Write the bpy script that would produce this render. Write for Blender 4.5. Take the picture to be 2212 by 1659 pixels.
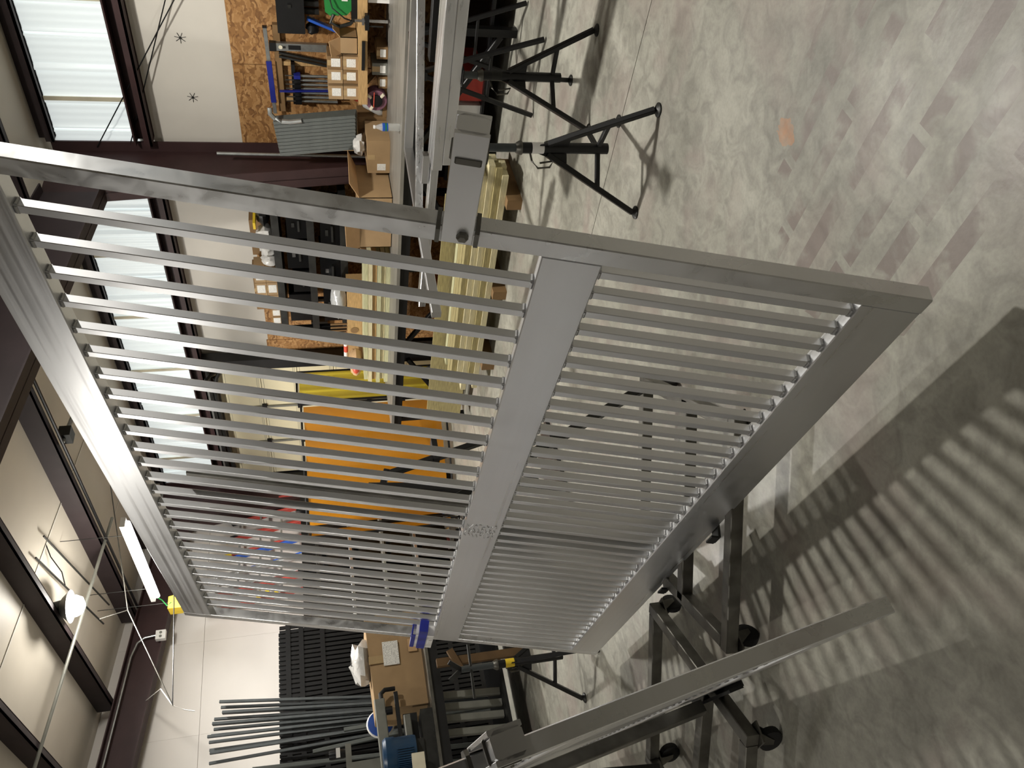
import bpy, math, random
from mathutils import Vector, Matrix
random.seed(7)
for o in list(bpy.data.objects): bpy.data.objects.remove(o)
SC = bpy.context.scene
COL = SC.collection
V = Vector

# ------------------------------------------------------------------ camera
cam_d = bpy.data.cameras.new('camera'); cam = bpy.data.objects.new('camera', cam_d); COL.objects.link(cam)
cam_d.sensor_width = 36.0; cam_d.lens = 36.0 * 1708.5 / 2212.0
cam_d.clip_start = 0.05; cam_d.clip_end = 100
R = V((-0.1980, -0.1340, -0.9710)).normalized()      # the phone was held turned a quarter to the side
F = V((0.6420, 0.7310, -0.2320)).normalized()
U = R.cross(F).normalized(); F = U.cross(R).normalized()
cam.matrix_world = Matrix(((R.x, U.x, -F.x, 0), (R.y, U.y, -F.y, 0), (R.z, U.z, -F.z, 1.6), (0, 0, 0, 1)))
SC.camera = cam

# ------------------------------------------------------------------ world and exposure
w = bpy.data.worlds.new('shop_air'); SC.world = w; w.use_nodes = True
w.node_tree.nodes['Background'].inputs[0].default_value = (0.62, 0.66, 0.70, 1)
w.node_tree.nodes['Background'].inputs[1].default_value = 0.3
SC.view_settings.view_transform = 'Standard'; SC.view_settings.look = 'None'
SC.view_settings.exposure = -0.12; SC.view_settings.gamma = 1.0; SC.view_settings.use_curve_mapping = False
SC.cycles.use_denoising = True
SC.cycles.max_bounces = 6
LAMP_POWER = 165.0        # each high bay lamp
TUBE_POWER = 40.0

# ------------------------------------------------------------------ materials
def lin(c):
    return tuple(((x / 255) / 12.92 if x / 255 <= .04045 else ((x / 255 + .055) / 1.055) ** 2.4) for x in c)
def newmat(name):
    m = bpy.data.materials.new(name); m.use_nodes = True
    nt = m.node_tree; return m, nt, nt.nodes['Principled BSDF']
def N(nt, t, **kw):
    n = nt.nodes.new(t)
    for k, v in kw.items():
        if k in n.inputs.keys(): n.inputs[k].default_value = v
        else: setattr(n, k, v)
    return n
def plain(name, rgb, rough=.6, metal=0., var=.12, scale=6., stretch=(1, 1, 1), bump=0., spec=.4):
    m, nt, b = newmat(name); c = lin(rgb)
    tc = N(nt, 'ShaderNodeTexCoord'); mp = N(nt, 'ShaderNodeMapping'); mp.inputs['Scale'].default_value = stretch
    nt.links.new(tc.outputs['Object'], mp.inputs[0])
    nz = N(nt, 'ShaderNodeTexNoise', Scale=scale, Detail=4.); nt.links.new(mp.outputs[0], nz.inputs['Vector'])
    rp = N(nt, 'ShaderNodeValToRGB')
    rp.color_ramp.elements[0].position = .3; rp.color_ramp.elements[1].position = .72
    rp.color_ramp.elements[0].color = tuple(max(0, x * (1 - var)) for x in c) + (1,)
    rp.color_ramp.elements[1].color = tuple(min(1, x * (1 + var)) for x in c) + (1,)
    nt.links.new(nz.outputs['Fac'], rp.inputs[0]); nt.links.new(rp.outputs[0], b.inputs['Base Color'])
    b.inputs['Roughness'].default_value = rough; b.inputs['Metallic'].default_value = metal
    b.inputs['Specular IOR Level'].default_value = spec
    if bump:
        bp = N(nt, 'ShaderNodeBump', Strength=bump, Distance=.01)
        nt.links.new(nz.outputs['Fac'], bp.inputs['Height']); nt.links.new(bp.outputs[0], b.inputs['Normal'])
    return m
def alu(name, stretch, base=(.74, .745, .755), r0=.31, r1=.38, sand=0., rotz=0., streak=0.):
    m, nt, b = newmat(name)
    tc = N(nt, 'ShaderNodeTexCoord'); mp = N(nt, 'ShaderNodeMapping'); mp.inputs['Scale'].default_value = stretch; rt = N(nt, 'ShaderNodeMapping'); rt.inputs['Rotation'].default_value = (0, 0, rotz)
    nt.links.new(tc.outputs['Object'], rt.inputs[0]); nt.links.new(rt.outputs[0], mp.inputs[0])
    fine = N(nt, 'ShaderNodeTexNoise', Scale=1., Detail=3.); nt.links.new(mp.outputs[0], fine.inputs['Vector'])
    big = N(nt, 'ShaderNodeTexNoise', Scale=9. if sand else 2.2, Detail=2., Distortion=1.6 if sand else .3); nt.links.new(tc.outputs['Object'], big.inputs['Vector'])
    mx = N(nt, 'ShaderNodeMixRGB'); mx.inputs[0].default_value = .7 if sand else 1. - streak; nt.links.new(fine.outputs['Fac'], mx.inputs[1]); nt.links.new(big.outputs['Fac'], mx.inputs[2])
    mr = N(nt, 'ShaderNodeMapRange'); mr.inputs['From Min'].default_value = .32; mr.inputs['From Max'].default_value = .68
    mr.inputs['To Min'].default_value = r0; mr.inputs['To Max'].default_value = r1
    nt.links.new(mx.outputs[0], mr.inputs['Value']); nt.links.new(mr.outputs[0], b.inputs['Roughness'])
    rp = N(nt, 'ShaderNodeValToRGB'); rp.color_ramp.elements[0].position = .3; rp.color_ramp.elements[1].position = .7
    rp.color_ramp.elements[0].color = tuple(x * .96 for x in base) + (1,); rp.color_ramp.elements[1].color = tuple(min(1, x * 1.03) for x in base) + (1,)
    nt.links.new(big.outputs['Fac'], rp.inputs[0]); nt.links.new(rp.outputs[0], b.inputs['Base Color'])
    b.inputs['Metallic'].default_value = 1.
    if sand:
        bp = N(nt, 'ShaderNodeBump', Strength=.06, Distance=.004); nt.links.new(big.outputs['Fac'], bp.inputs['Height']); nt.links.new(bp.outputs[0], b.inputs['Normal'])
    return m
def emis(name, rgb, strength, rough=.5):
    m, nt, b = newmat(name); c = lin(rgb)
    b.inputs['Base Color'].default_value = c + (1,); b.inputs['Roughness'].default_value = rough
    b.inputs['Emission Color'].default_value = c + (1,); b.inputs['Emission Strength'].default_value = strength
    return m
M = {}
M['alu_rail'] = alu('aluminium_rail', (60, .35, 60), r0=.24, r1=.42, rotz=.1576, streak=.75)
M['alu_post'] = alu('aluminium_post', (70, 70, 4))
M['alu_sanded'] = alu('aluminium_sanded', (26, 26, 9), (.76, .765, .77), .22, .42, 1.)
M['alu_plain'] = alu('aluminium_plain', (20, 20, 20))
M['alu_x'] = alu('aluminium_cross', (3, 90, 90))
M['weld'] = alu('weld_bead_metal', (160, 160, 160), (.45, .45, .45), .25, .5)
M['steel'] = plain('bare_steel', (104, 102, 96), .42, .85, .35, 9)
M['dark_steel'] = plain('dark_steel', (52, 52, 50), .45, .6, .3, 12)
M['black'] = plain('black_paint', (15, 15, 16), .42, 0., .3, 10)
M['black_gloss'] = plain('black_gloss', (12, 12, 13), .22, 0., .2, 10)
M['rubber'] = plain('black_rubber', (22, 21, 21), .7)
M['grey_tube'] = plain('grey_painted_tube', (74, 78, 79), .4, .3, .15, 14)
M['grey_prof'] = plain('grey_profile', (84, 88, 85), .55, .1, .12, 14)
M['galv'] = plain('galvanised', (158, 160, 158), .38, .8, .15, 20)
M['chrome'] = plain('bright_steel', (205, 205, 205), .22, 1., .08, 20)
M['maroon'] = plain('maroon_primer', (58, 38, 38), .6, 0., .15, 5)
M['maroon_roof'] = plain('dark_primer', (50, 40, 42), .6, 0., .15, 5)
M['liner'] = plain('white_insulation_facing', (214, 209, 199), .55, 0., .05, 1.6, bump=.15)
M['ceil'] = plain('roof_insulation_facing', (205, 197, 183), .55, 0., .07, 1.2, bump=.2)
M['endwall'] = plain('white_wall_panel', (218, 212, 205), .55, 0., .04, 1.5)
M['shopwall_dark'] = plain('dark_shop_wall', (84, 80, 76), .7, 0., .08, 1.5)  # unseen wall, coloured dark to deepen the reflections on the gate
M['shopwall'] = plain('plain_shop_wall', (188, 184, 176), .7, 0., .05, 1.5)
M['door_cream'] = plain('cream_door_skin', (222, 213, 180), .5, 0., .04, 3)
M['wood'] = plain('sawn_pine', (180, 146, 98), .7, 0., .22, 10, (14, 1.2, 14), .1)
M['lumber_a'] = plain('treated_lumber', (206, 196, 158), .7, 0., .2, 9, (14, 1, 14), .1)
M['lumber_b'] = plain('treated_lumber_dull', (160, 148, 104), .75, 0., .28, 9, (14, 1, 14), .1)
M['lumber_c'] = plain('treated_lumber_green', (186, 184, 146), .72, 0., .2, 9, (14, 1, 14), .1)
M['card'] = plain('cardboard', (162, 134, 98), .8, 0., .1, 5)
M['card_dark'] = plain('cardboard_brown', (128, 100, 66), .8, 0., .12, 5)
M['card_in'] = plain('cardboard_flap', (196, 160, 118), .8, 0., .08, 5)
M['tape'] = plain('packing_tape', (176, 150, 110), .3)
M['white'] = plain('white_plastic', (232, 230, 226), .45, 0., .03)
M['bag'] = plain('thin_white_plastic_film', (214, 212, 208), .22, 0., .12, 14, bump=.9)
M['bag'].node_tree.nodes['Principled BSDF'].inputs['Alpha'].default_value = .9
M['film'] = plain('grey_plastic_film', (176, 177, 176), .2, 0., .14, 12, bump=.9)
M['green'] = plain('green_plastic', (38, 122, 58), .38, 0., .08)
M['blue'] = plain('blue_paint', (38, 84, 176), .4)
M['navy'] = plain('navy_blue_paint', (30, 40, 128), .4)
M['tapeblue'] = plain('blue_masking_tape', (34, 44, 150), .5)
M['red'] = plain('red_fibreglass', (168, 60, 50), .5, 0., .12)
M['redcap'] = plain('red_plastic', (206, 84, 62), .45)
M['purple'] = plain('purple_cable', (122, 84, 100), .45)
M['orange'] = plain('orange_plastic', (206, 112, 44), .5)
M['yellow'] = plain('yellow_plastic', (230, 196, 48), .5)
M['motor'] = plain('motor_blue', (30, 62, 92), .35)
M['cream'] = plain('cream_plate', (222, 214, 190), .5)
M['machine'] = plain('machine_grey', (120, 120, 112), .5, .2, .2)
M['joint_base'] = plain('dark_joint', (60, 56, 50), .9)  # dark base colour seen in the gaps between slabs
M['steeltop'] = plain('scraped_steel_top', (150, 147, 140), .45, .5, .28, 3, (10, 1, 1))

def osb():
    m, nt, b = newmat('oriented_strand_board')
    tc = N(nt, 'ShaderNodeTexCoord')
    vo = N(nt, 'ShaderNodeTexVoronoi', Scale=44.); vo.feature = 'F1'
    mp = N(nt, 'ShaderNodeMapping'); mp.inputs['Scale'].default_value = (1, .42, 1); mp.inputs['Rotation'].default_value = (.6, 0, 0)
    nz = N(nt, 'ShaderNodeTexNoise', Scale=6., Detail=3.)
    nt.links.new(tc.outputs['Object'], nz.inputs['Vector'])
    ad = N(nt, 'ShaderNodeMixRGB', blend_type='ADD'); ad.inputs[0].default_value = .22
    nt.links.new(tc.outputs['Object'], ad.inputs[1]); nt.links.new(nz.outputs['Color'], ad.inputs[2])
    nt.links.new(ad.outputs[0], mp.inputs[0]); nt.links.new(mp.outputs[0], vo.inputs['Vector'])
    rp = N(nt, 'ShaderNodeValToRGB'); e = rp.color_ramp.elements
    e[0].color = lin((118, 80, 42)) + (1,); e[1].color = lin((184, 142, 92)) + (1,)
    x = e.new(.5); x.color = lin((156, 112, 64)) + (1,)
    sp = N(nt, 'ShaderNodeSeparateColor'); nt.links.new(vo.outputs['Color'], sp.inputs[0]); nt.links.new(sp.outputs[0], rp.inputs[0])
    nt.links.new(rp.outputs[0], b.inputs['Base Color']); b.inputs['Roughness'].default_value = .75
    return m
M['osb'] = osb()

def concrete():
    m, nt, b = newmat('worn_concrete'); L = nt.links.new
    tc = N(nt, 'ShaderNodeTexCoord'); P = tc.outputs['Object']
    def noise(s, d=6., dist=0.):
        n = N(nt, 'ShaderNodeTexNoise', Scale=s, Detail=d, Distortion=dist); L(P, n.inputs['Vector']); return n.outputs['Fac']
    def ramp(fac, a, bb, ca, cb):
        r = N(nt, 'ShaderNodeValToRGB'); r.color_ramp.elements[0].position = a; r.color_ramp.elements[1].position = bb
        r.color_ramp.elements[0].color = ca; r.color_ramp.elements[1].color = cb; L(fac, r.inputs[0]); return r.outputs[0]
    def mix(kind, fac, a, bb):
        x = N(nt, 'ShaderNodeMixRGB', blend_type=kind)
        if isinstance(fac, float): x.inputs[0].default_value = fac
        else: L(fac, x.inputs[0])
        for i, s in ((1, a), (2, bb)):
            if isinstance(s, tuple): x.inputs[i].default_value = s
            else: L(s, x.inputs[i])
        return x.outputs[0]
    def mth(op, a, bb=None):
        x = N(nt, 'ShaderNodeMath', operation=op)
        for i, s in ((0, a), (1, bb)):
            if s is None: continue
            if isinstance(s, (int, float)): x.inputs[i].default_value = s
            else: L(s, x.inputs[i])
        return x.outputs[0]
    base = ramp(noise(1.4, 8., .6), .3, .72, lin((138, 136, 125)) + (1,), lin((180, 178, 166)) + (1,))
    base = mix('MULTIPLY', .85, base, ramp(noise(9., 8., 1.4), .34, .60, (.66, .65, .65, 1), (1, 1, 1, 1)))
    base = mix('MULTIPLY', .6, base, ramp(noise(70., 3.), .3, .6, (.8, .8, .8, 1), (1, 1, 1, 1)))
    tint = ramp(noise(2.6, 3., .4), .5, .68, (0, 0, 0, 1), (1, 1, 1, 1))
    base = mix('MIX', mth('MULTIPLY', tint, .45), base, lin((146, 130, 124)) + (1,))
    # adhesive marks left by strips once stuck to the slab
    mp = N(nt, 'ShaderNodeMapping'); mp.inputs['Rotation'].default_value = (0, 0, math.radians(3)); L(P, mp.inputs[0])
    sp = N(nt, 'ShaderNodeSeparateXYZ'); L(mp.outputs[0], sp.inputs[0])
    px, py = sp.outputs[0], sp.outputs[1]
    row = mth('FLOOR', mth('DIVIDE', px, .155)); fx = mth('FRACT', mth('DIVIDE', px, .155))
    stripe = mth('LESS_THAN', fx, .44)
    fy = mth('FRACT', mth('ADD', mth('DIVIDE', py, .46), mth('MULTIPLY', row, .37)))
    stripe = mth('MULTIPLY', stripe, mth('LESS_THAN', fy, .93))
    so = N(nt, 'ShaderNodeSeparateXYZ'); L(P, so.inputs[0])
    dx = mth('SUBTRACT', so.outputs[0], 1.75); dy = mth('SUBTRACT', so.outputs[1], .85)
    dd = mth('ADD', mth('MULTIPLY', dx, dx), mth('MULTIPLY', mth('MULTIPLY', dy, dy), .45))
    near = mth('LESS_THAN', mth('ADD', dd, mth('MULTIPLY', noise(3.5, 2.), .25)), .42)
    wear = ramp(noise(7., 5., .5), .42, .56, (0, 0, 0, 1), (1, 1, 1, 1))
    base = mix('MIX', mth('MULTIPLY', mth('MULTIPLY', stripe, near), mth('MULTIPLY', wear, .85)), base, lin((122, 110, 104)) + (1,))
    # rust spot
    rx = mth('SUBTRACT', so.outputs[0], 2.21); ry = mth('SUBTRACT', so.outputs[1], 1.285)
    rr = mth('ADD', mth('MULTIPLY', rx, rx), mth('MULTIPLY', mth('MULTIPLY', ry, ry), 2.2))
    rust = mth('LESS_THAN', mth('ADD', rr, mth('MULTIPLY', noise(26., 4.), .010)), .0085)
    base = mix('MIX', mth('MULTIPLY', mth('MULTIPLY', rust, noise(30., 5.)), .9), base, lin((190, 128, 76)) + (1,))
    L(base, b.inputs['Base Color'])
    mr = N(nt, 'ShaderNodeMapRange'); mr.inputs['To Min'].default_value = .3; mr.inputs['To Max'].default_value = .62
    L(noise(3., 6., .4), mr.inputs['Value']); L(mr.outputs[0], b.inputs['Roughness'])
    bp = N(nt, 'ShaderNodeBump', Strength=.08, Distance=.01); L(noise(40., 4.), bp.inputs['Height']); L(bp.outputs[0], b.inputs['Normal'])
    return m
M['concrete'] = concrete()
M['light_panel'] = emis('translucent_wall_sheet', (222, 230, 230), .66, .4)  # daylight from behind is put in as the sheet's own glow
M['bulb'] = emis('lamp_globe', (255, 250, 240), 40.)
M['tubelamp'] = emis('lit_led_tube', (255, 255, 255), 9.)
def vinyl(name, rgb, al=.93):
    m, nt, b = newmat(name); c = lin(rgb)
    nz = N(nt, 'ShaderNodeTexNoise', Scale=2.5, Detail=3.); tc = N(nt, 'ShaderNodeTexCoord'); nt.links.new(tc.outputs['Object'], nz.inputs['Vector'])
    rp = N(nt, 'ShaderNodeValToRGB'); rp.color_ramp.elements[0].color = tuple(x * .85 for x in c) + (1,); rp.color_ramp.elements[1].color = tuple(min(1, x * 1.12) for x in c) + (1,)
    nt.links.new(nz.outputs['Fac'], rp.inputs[0]); nt.links.new(rp.outputs[0], b.inputs['Base Color'])
    b.inputs['Roughness'].default_value = .3; b.inputs['Alpha'].default_value = al
    tr = N(nt, 'ShaderNodeBsdfTranslucent'); nt.links.new(rp.outputs[0], tr.inputs[0])
    mx = N(nt, 'ShaderNodeMixShader'); mx.inputs[0].default_value = .45
    nt.links.new(b.outputs[0], mx.inputs[1]); nt.links.new(tr.outputs[0], mx.inputs[2]); nt.links.new(mx.outputs[0], nt.nodes['Material Output'].inputs[0])
    return m
M['vinyl'] = vinyl('orange_vinyl', (224, 150, 34)); M['vinyl_lit'] = vinyl('backlit_vinyl', (246, 222, 64))  # yellow of the second paints in light passing through the vinyl
def glass(name, rgb, al=.25):
    m, nt, b = newmat(name); b.inputs['Base Color'].default_value = lin(rgb) + (1,); b.inputs['Roughness'].default_value = .08; b.inputs['Alpha'].default_value = al
    return m
M['clear'] = glass('clear_plastic', (225, 228, 225), .35)
def label_mat():
    m, nt, b = newmat('printed_paper_label')
    tc = N(nt, 'ShaderNodeTexCoord'); mp = N(nt, 'ShaderNodeMapping'); mp.inputs['Scale'].default_value = (1, 1, 1); nt.links.new(tc.outputs['Generated'], mp.inputs[0])
    wv = N(nt, 'ShaderNodeTexWave', Scale=3.2, Distortion=0.); wv.bands_direction = 'Z'; nt.links.new(mp.outputs[0], wv.inputs['Vector'])
    nz = N(nt, 'ShaderNodeTexNoise', Scale=22., Detail=1.); nt.links.new(mp.outputs[0], nz.inputs['Vector'])
    a = N(nt, 'ShaderNodeMath', operation='GREATER_THAN'); a.inputs[1].default_value = .78; nt.links.new(wv.outputs['Fac'], a.inputs[0])
    c = N(nt, 'ShaderNodeMath', operation='GREATER_THAN'); c.inputs[1].default_value = .5; nt.links.new(nz.outputs['Fac'], c.inputs[0])
    d = N(nt, 'ShaderNodeMath', operation='MULTIPLY'); nt.links.new(a.outputs[0], d.inputs[0]); nt.links.new(c.outputs[0], d.inputs[1])
    mx = N(nt, 'ShaderNodeMixRGB'); mx.inputs[1].default_value = lin((236, 234, 228)) + (1,); mx.inputs[2].default_value = lin((120, 118, 114)) + (1,)
    nt.links.new(d.outputs[0], mx.inputs[0]); nt.links.new(mx.outputs[0], b.inputs['Base Color']); b.inputs['Roughness'].default_value = .5
    return m
M['label'] = label_mat()

# ------------------------------------------------------------------ mesh helpers (world coordinates in, part meshes relative to their thing out)
def wloc(o):
    p = V((0, 0, 0))
    while o is not None: p += o.location; o = o.parent
    return p
class MB:
    def __init__(s): s.v = []; s.f = []
    def add(s, vs, fs):
        n = len(s.v); s.v += [V(x) for x in vs]; s.f += [tuple(i + n for i in f) for f in fs]; return s
    def box(s, a, b):
        x0, y0, z0 = a; x1, y1, z1 = b
        return s.add([(x0, y0, z0), (x1, y0, z0), (x1, y1, z0), (x0, y1, z0), (x0, y0, z1), (x1, y0, z1), (x1, y1, z1), (x0, y1, z1)],
                     [(3, 2, 1, 0), (4, 5, 6, 7), (0, 1, 5, 4), (1, 2, 6, 5), (2, 3, 7, 6), (3, 0, 4, 7)])
    def obox(s, c, ax, ay, az, sx, sy, sz):
        c = V(c); vs = []
        for k in (-.5, .5):
            for i, j in ((-.5, -.5), (.5, -.5), (.5, .5), (-.5, .5)): vs.append(c + ax * sx * i + ay * sy * j + az * sz * k)
        return s.add(vs, [(3, 2, 1, 0), (4, 5, 6, 7), (0, 1, 5, 4), (1, 2, 6, 5), (2, 3, 7, 6), (3, 0, 4, 7)])
    def sweep(s, p0, p1, poly, up=None, cap=True):
        p0 = V(p0); p1 = V(p1); d = (p1 - p0).normalized()
        if up is None: up = V((0, 0, 1)) if abs(d.z) < .95 else V((1, 0, 0))
        x = d.cross(up).normalized(); y = x.cross(d).normalized(); n = len(poly)
        vs = [p + x * a + y * b for p in (p0, p1) for a, b in poly]
        fs = [(i, (i + 1) % n, n + (i + 1) % n, n + i) for i in range(n)]
        if cap: fs += [tuple(reversed(range(n))), tuple(range(n, 2 * n))]
        return s.add(vs, fs)
    def bar(s, p0, p1, wd, ht=None, up=None, ch=.12):
        ht = wd if ht is None else ht; a, b = wd / 2, ht / 2; c = min(a, b) * ch * 2
        return s.sweep(p0, p1, [(-a + c, -b), (a - c, -b), (a, -b + c), (a, b - c), (a - c, b), (-a + c, b), (-a, b - c), (-a, -b + c)], up)
    def tube(s, p0, p1, r, n=12, r1=None):
        p0 = V(p0); p1 = V(p1); d = (p1 - p0).normalized(); up = V((0, 0, 1)) if abs(d.z) < .95 else V((1, 0, 0))
        x = d.cross(up).normalized(); y = x.cross(d).normalized(); r1 = r if r1 is None else r1
        vs = [p + (x * math.cos(t) + y * math.sin(t)) * q for p, q in ((p0, r), (p1, r1)) for t in [2 * math.pi * i / n for i in range(n)]]
        return s.add(vs, [(i, (i + 1) % n, n + (i + 1) % n, n + i) for i in range(n)] + [tuple(reversed(range(n))), tuple(range(n, 2 * n))])
    def path(s, pts, r, n=8):
        pts = [V(p) for p in pts]; vs = []; fs = []
        for k, p in enumerate(pts):
            d = (pts[min(k + 1, len(pts) - 1)] - pts[max(k - 1, 0)]).normalized(); up = V((0, 0, 1)) if abs(d.z) < .9 else V((1, 0, 0))
            x = d.cross(up).normalized(); y = x.cross(d).normalized()
            vs += [p + (x * math.cos(2 * math.pi * i / n) + y * math.sin(2 * math.pi * i / n)) * r for i in range(n)]
            if k: fs += [((k - 1) * n + i, (k - 1) * n + (i + 1) % n, k * n + (i + 1) % n, k * n + i) for i in range(n)]
        fs += [tuple(reversed(range(n))), tuple(range((len(pts) - 1) * n, len(pts) * n))]
        return s.add(vs, fs)
    def lathe(s, c, prof, n=20, axis=None):
        c = V(c); az = V((0, 0, 1)) if axis is None else V(axis).normalized()
        up = V((1, 0, 0)) if abs(az.x) < .9 else V((0, 1, 0)); x = az.cross(up).normalized(); y = az.cross(x).normalized(); vs = []; fs = []
        for r, h in prof: vs += [c + az * h + (x * math.cos(2 * math.pi * i / n) + y * math.sin(2 * math.pi * i / n)) * r for i in range(n)]
        for k in range(1, len(prof)): fs += [((k - 1) * n + i, (k - 1) * n + (i + 1) % n, k * n + (i + 1) % n, k * n + i) for i in range(n)]
        fs += [tuple(reversed(range(n))), tuple(range((len(prof) - 1) * n, len(prof) * n))]
        return s.add(vs, fs)
    def prism(s, poly, off):
        off = V(off); n = len(poly); a = [V(p) for p in poly]
        return s.add(a + [p + off for p in a], [tuple(reversed(range(n))), tuple(range(n, 2 * n))] + [(i, (i + 1) % n, n + (i + 1) % n, n + i) for i in range(n)])
    def blob(s, c, sx, sy, sz, seed=0, n=10, m=7, jag=.18):
        rd = random.Random(seed); c = V(c); vs = []; fs = []
        for j in range(m + 1):
            ph = math.pi * j / m
            for i in range(n):
                t = 2 * math.pi * i / n; k = 1 + rd.uniform(-jag, jag)
                vs.append(c + V((math.sin(ph) * math.cos(t) * sx * k, math.sin(ph) * math.sin(t) * sy * k, math.cos(ph) * sz * k)))
        for j in range(m):
            for i in range(n): fs.append((j * n + i, (j + 1) * n + i, (j + 1) * n + (i + 1) % n, j * n + (i + 1) % n))
        return s.add(vs, fs)
    def mesh(s, name, base=V((0, 0, 0)), smooth=True):
        me = bpy.data.meshes.new(name); me.from_pydata([tuple(x - base) for x in s.v], [], s.f); me.update()
        import bmesh
        bm = bmesh.new(); bm.from_mesh(me); bmesh.ops.recalc_face_normals(bm, faces=bm.faces); bm.to_mesh(me); bm.free()
        if smooth:
            me.polygons.foreach_set('use_smooth', [True] * len(me.polygons)); me.set_sharp_from_angle(angle=math.radians(38))
        return me
    def build(s, name, mat, parent=None, loc=None, label=None, smooth=True):
        base = wloc(parent) if parent is not None else (V(loc) if loc is not None else V((0, 0, 0)))
        me = s.mesh(name, base, smooth); me.materials.append(M[mat] if isinstance(mat, str) else mat)
        o = bpy.data.objects.new(name, me); COL.objects.link(o)
        if parent is not None: o.parent = parent
        else: o.location = base
        if label: o['label'] = label
        return o
def thing(name, label, cat, loc, group=None):
    o = bpy.data.objects.new(name, None); COL.objects.link(o); o.empty_display_size = .1; o.location = loc
    o['label'] = label; o['category'] = cat
    if group: o['group'] = group
    return o
def tag(o, label, cat, group=None):
    o['label'] = label; o['category'] = cat
    if group: o['group'] = group
    return o
def struct(o): o['kind'] = 'structure'; return o
def inst(name, me, parent, off):        # a part that shares its mesh with alike parts
    o = bpy.data.objects.new(name, me); COL.objects.link(o); o.parent = parent; o.location = off; return o
def copy_tree(o, delta=None, label=None, parent=None):
    c = o.copy(); COL.objects.link(c); c.parent = parent
    if delta is not None: c.location = o.location + V(delta)
    if label: c['label'] = label
    for ch in o.children: copy_tree(ch, None, None, c)
    return c
ORD = ['first', 'second', 'third', 'fourth', 'fifth', 'sixth', 'seventh', 'eighth', 'ninth', 'tenth', 'eleventh', 'twelfth', 'thirteenth', 'fourteenth']
X, Y, Z = V((1, 0, 0)), V((0, 1, 0)), V((0, 0, 1))
def roofz(x): return 4.1 + .13 * (7.5 - x)

# ================================================================== THE SETTING
# floor: four slabs poured between control joints
fl = struct(MB().box((-9, -7, -.12), (8.2, 10.9, -.03)).build('floor', 'joint_base', loc=(0, 0, 0), smooth=False))
for (x0, x1) in ((-9, 3.577), (3.583, 8.2)):
    for (y0, y1) in ((-7, 6.812), (6.828, 10.9)):
        MB().box((x0, y0, -.03), (x1, y1, 0)).build('slab', 'concrete', fl, smooth=False)

# right wall with strand board, girts and translucent sheets
wr = struct(MB().box((7.56, -7, 0), (7.7, 10.9, 4.2)).build('wall_right', 'liner', loc=(0, 0, 0), smooth=False))
ow = 1.216
me = MB().box((7.50, .004, .02), (7.515, ow - .004, 2.25)).mesh('strand_board_sheet', smooth=False); me.materials.append(M['osb'])
for k in range(-3, 4):
    y = 3.76 + ow * k
    if y < 6.7 and y > -1: inst('strand_board_sheet', me, wr, (0, y, 0))
MB().box((7.50, 7.41, .02), (7.515, 7.60, 2.27)).build('strand_board_sheet', 'osb', wr, smooth=False)
# framing that carries the boards
for y in (2.6, 3.8, 5.0, 6.2, 7.3): MB().box((7.515, y, 0), (7.56, y + .05, 2.2)).build('furring_strip', 'wood', wr, smooth=False)
# girts (lower one, and the eave strut)
def zgirt(y0, y1, z, h, d=.2):
    m = MB(); m.box((7.56 - d, y0, z), (7.56, y1, z + .02)); m.box((7.56 - d, y0, z), (7.56 - d + .02, y1, z + .07)); m.box((7.50, y0, z), (7.53, y1, z + h)); m.box((7.56 - d, y0, z + h - .015), (7.56, y1, z + h)); return m
for y0, y1 in ((-7, 4.56), (4.78, 10.3)):
    zgirt(y0, y1, 3.08, .16).build('girt', 'maroon', wr, smooth=False)
    zgirt(y0, y1, 3.96, .17, .13).build('eave_strut', 'maroon_roof', wr, smooth=False)
# corrugated translucent sheets
def corr(w):
    m = MB(); n = int(w / .012); vs = []; fs = []
    for i in range(n + 1):
        y = w * i / n; ph = (y / w * 3) % 1
        x = 7.545 - (.022 if .06 < ph < .16 else .012 if (ph < .03 or ph > .97) else 0) - .003 * math.sin(y * 90)
        vs += [(x, y, 3.22), (x, y, 3.98)]
        if i: fs.append((2 * i - 2, 2 * i, 2 * i + 1, 2 * i - 1))
    m.add(vs, fs); return m
me = corr(.925).mesh('translucent_sheet'); me.materials.append(M['light_panel'])
for k in range(19): inst('translucent_sheet', me, wr, (0, -7 + .93 * k, 0))
ms = MB().box((7.515, -.02, 3.22), (7.525, .02, 3.98)).mesh('sheet_lap_strip', smooth=False); ms.materials.append(M['cream'])
for k in range(1, 19): inst('sheet_lap_strip', ms, wr, (0, -7 + .93 * k, 0))
# dimples where the insulation is pinned
for y, z in ((4.14, 2.66), (3.56, 2.68), (6.2, 2.62), (7.1, 2.68)):
    m = MB().lathe((7.557, y, z), [(.012, 0), (.01, -.008)], 8, X)
    for a in range(7):
        t = a * .9; m.bar((7.556, y, z), (7.556, y + math.cos(t) * .05, z + math.sin(t) * .05), .004, .004)
    m.build('insulation_pin', 'dark_steel', wr)
# wall bracing cables
for a, b in (((7.44, 4.62, 3.60), (7.44, 3.05, 2.58)), ((7.46, 4.60, 3.30), (7.46, 3.0, 2.66))):
    MB().tube(a, b, .006, 6).build('brace_cable', 'black', wr)
# tapered steel columns
for yc in (4.67, 10.36):
    m = MB(); t = .1
    m.prism([(7.2, yc - t, 0), (7.2, yc + t, 0), (6.76, yc + t, 3.46), (6.76, yc - t, 3.46)], (.015, 0, .002))
    m.prism([(7.2, yc, 0), (7.46, yc, 0), (7.46, yc, 4.0), (6.76, yc, 4.0), (6.76, yc, 3.46)], (0, .012, 0))
    m.box((7.455, yc - t, 0), (7.475, yc + t, 4.0))
    m.box((7.16, yc - t - .02, 0), (7.5, yc + t + .02, .02))
    m.build('column', 'maroon', wr, smooth=False)

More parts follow.
